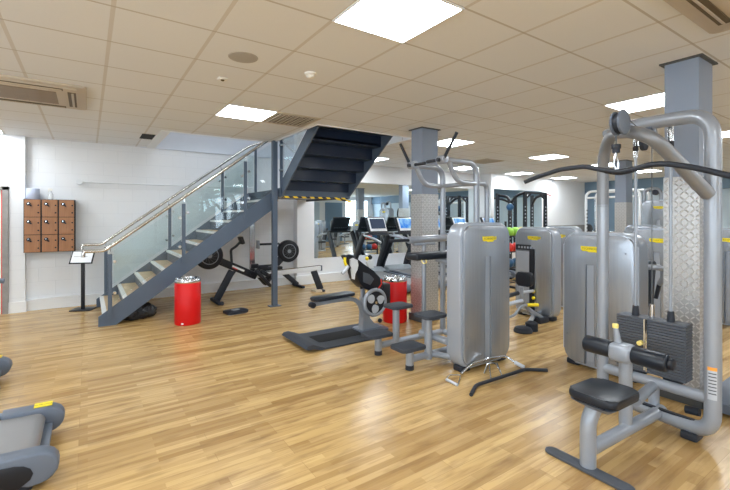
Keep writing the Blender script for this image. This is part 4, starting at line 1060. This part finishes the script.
K(MB().tube(fil([(e_.x, e_.y, 2.18), ((e_.x+d_.x)/2, 7.4, 2.12), (d_.x, d_.y, 1.9)], .2), .04, 10), 'arched_tube')
K(MB().bx((c_.x-.03, 6.87, 2.17), (e_.x+.03, 6.93, 2.23)), 'top_beam')
K(MB().beam((c_.x, 6.9, 2.02), (c_.x+.25, 6.9, 2.18), .05, .05), 'corner_gusset')
K(MB().beam((e_.x, 6.9, 2.02), (e_.x-.25, 6.9, 2.18), .05, .05), 'corner_gusset')
K(MB().tube([(c_.x-.3, 6.8, .7), (e_.x+.3, 6.8, .7)], .02, 10), 'spotter_bar')
K(MB().tube([(e_.x, 6.9, 2.2), (e_.x+.22, 6.85, 2.14)], .014, 8), 'hook', 'red')
bb_ = thing('hanging_ball', 'small dark blue ball hanging on the black rack frame', 'ball', at(510, 207, Y=7.0))
MB().sph((0, 0, 0), .10).build('ball_body', 'blue_ball', bb_); MB().cyl((0, 0, -.1), (0, 0, -.22), .03, .07, seg=14).build('ball_handle', 'black', bb_)
# white Smith machine frame further right
sm = thing('smith_machine', 'white tubular Smith machine frame left of the distant pillar', 'gym machine', (12.0, 5.4, 0))
def S(m, name, mat='white_metal'): return m.build(name, mat, sm, True)
pa, pb = at(586, 200, Y=6.1), at(640, 200, X=at(586, 200, Y=6.1).x)
for dx in (0, .55):
    S(MB().tube(fil([(pa.x+dx, pa.y, .03), (pa.x+dx, pa.y, 2.24), (pa.x+dx, pb.y, 2.24), (pa.x+dx, pb.y, .03)], .2, 8), .035, 12), 'arch_frame')
for y in (pa.y-.12, pb.y+.12): S(MB().tube([(pa.x+.27, y, .05), (pa.x+.27, y, 2.1)], .018, 10), 'guide_rod', 'chrome')
S(MB().tube([(pa.x, pa.y, 2.06), (pa.x, pb.y, 2.06)], .03, 10), 'upper_bar')
S(MB().tube([(pa.x+.27, pa.y+.1, 1.1), (pa.x+.27, pb.y-.1, 1.1)], .014, 10), 'barbell', 'chrome')
for y in (pa.y+.06, pb.y-.06): S(MB().cyl((pa.x+.27, y-.03, 1.1), (pa.x+.27, y+.03, 1.1), .2, seg=28, bev=.01), 'weight_disc', 'black')
for y in (pa.y, pb.y): S(MB().tube([(pa.x, y, .04), (pa.x+.9, y, .04)], .035, 10), 'floor_tube')
m = MB()
for k in range(12): m.box((pa.x-.03, pa.y-.05, .6+.1*k), (.03, .02, .04))
S(m, 'safety_pegs', 'black')
# bench in front of it
bn = thing('weight_bench', 'black padded bench under the white Smith machine frame', 'bench', (pa.x+.2, (pa.y+pb.y)/2, 0))
MB().box((0, 0, .45), (1.1, .28, .08), bev=.03, seg=3).build('bench_pad', 'pad', bn)
for sx in (-.4, .4): MB().tube([(sx, 0, .42), (sx, 0, .05)], .03, 10).tube([(sx, -.25, .03), (sx, .25, .03)], .03, 10).build('leg', 'white_metal', bn)
# wall cable column, seen only through gaps
ct = thing('cable_tower', 'black cable tower with a curved handle beyond the distant pillar', 'gym machine', (11.3, 3.3, 0))
MB().bx((-.12, -.12, 0), (.12, .12, 2.0), bev=.02).build('column_body', 'white_metal', ct)
MB().tube(fil([(-.12, 0, 1.9), (-.42, 0, 1.9), (-.48, 0, 1.5), (-.2, 0, 1.2)], .2), .03, 10).build('curved_arm', 'black', ct)
MB().box((0, 0, .03), (.7, .5, .06), bev=.02).build('base', 'black', ct)

# ================================================================== CAMERA + VIEW
cd = bpy.data.cameras.new('camera'); cam = bpy.data.objects.new('camera', cd); COL.objects.link(cam)
cd.sensor_width = 36; cd.lens = F/730*36; cd.shift_y = -(245-HY)/730
cam.location = (0, 0, H); cam.rotation_euler = (PI/2, 0, -math.atan2(SN, CS)); cd.clip_start = .05; cd.clip_end = 100
SC.camera = cam
w = bpy.data.worlds.new('world'); SC.world = w; w.use_nodes = True
w.node_tree.nodes['Background'].inputs[0].default_value = (.8, .9, 1, 1); w.node_tree.nodes['Background'].inputs[1].default_value = .4
SC.view_settings.view_transform = 'Standard'; SC.view_settings.look = 'None'; SC.view_settings.gamma = 1; SC.view_settings.use_curve_mapping = False
SC.view_settings.exposure = 0.1
SC.cycles.use_denoising = True
SC.cycles.max_bounces = 10; SC.cycles.diffuse_bounces = 6; SC.cycles.transparent_max_bounces = 16
SC.cycles.sample_clamp_indirect = 8
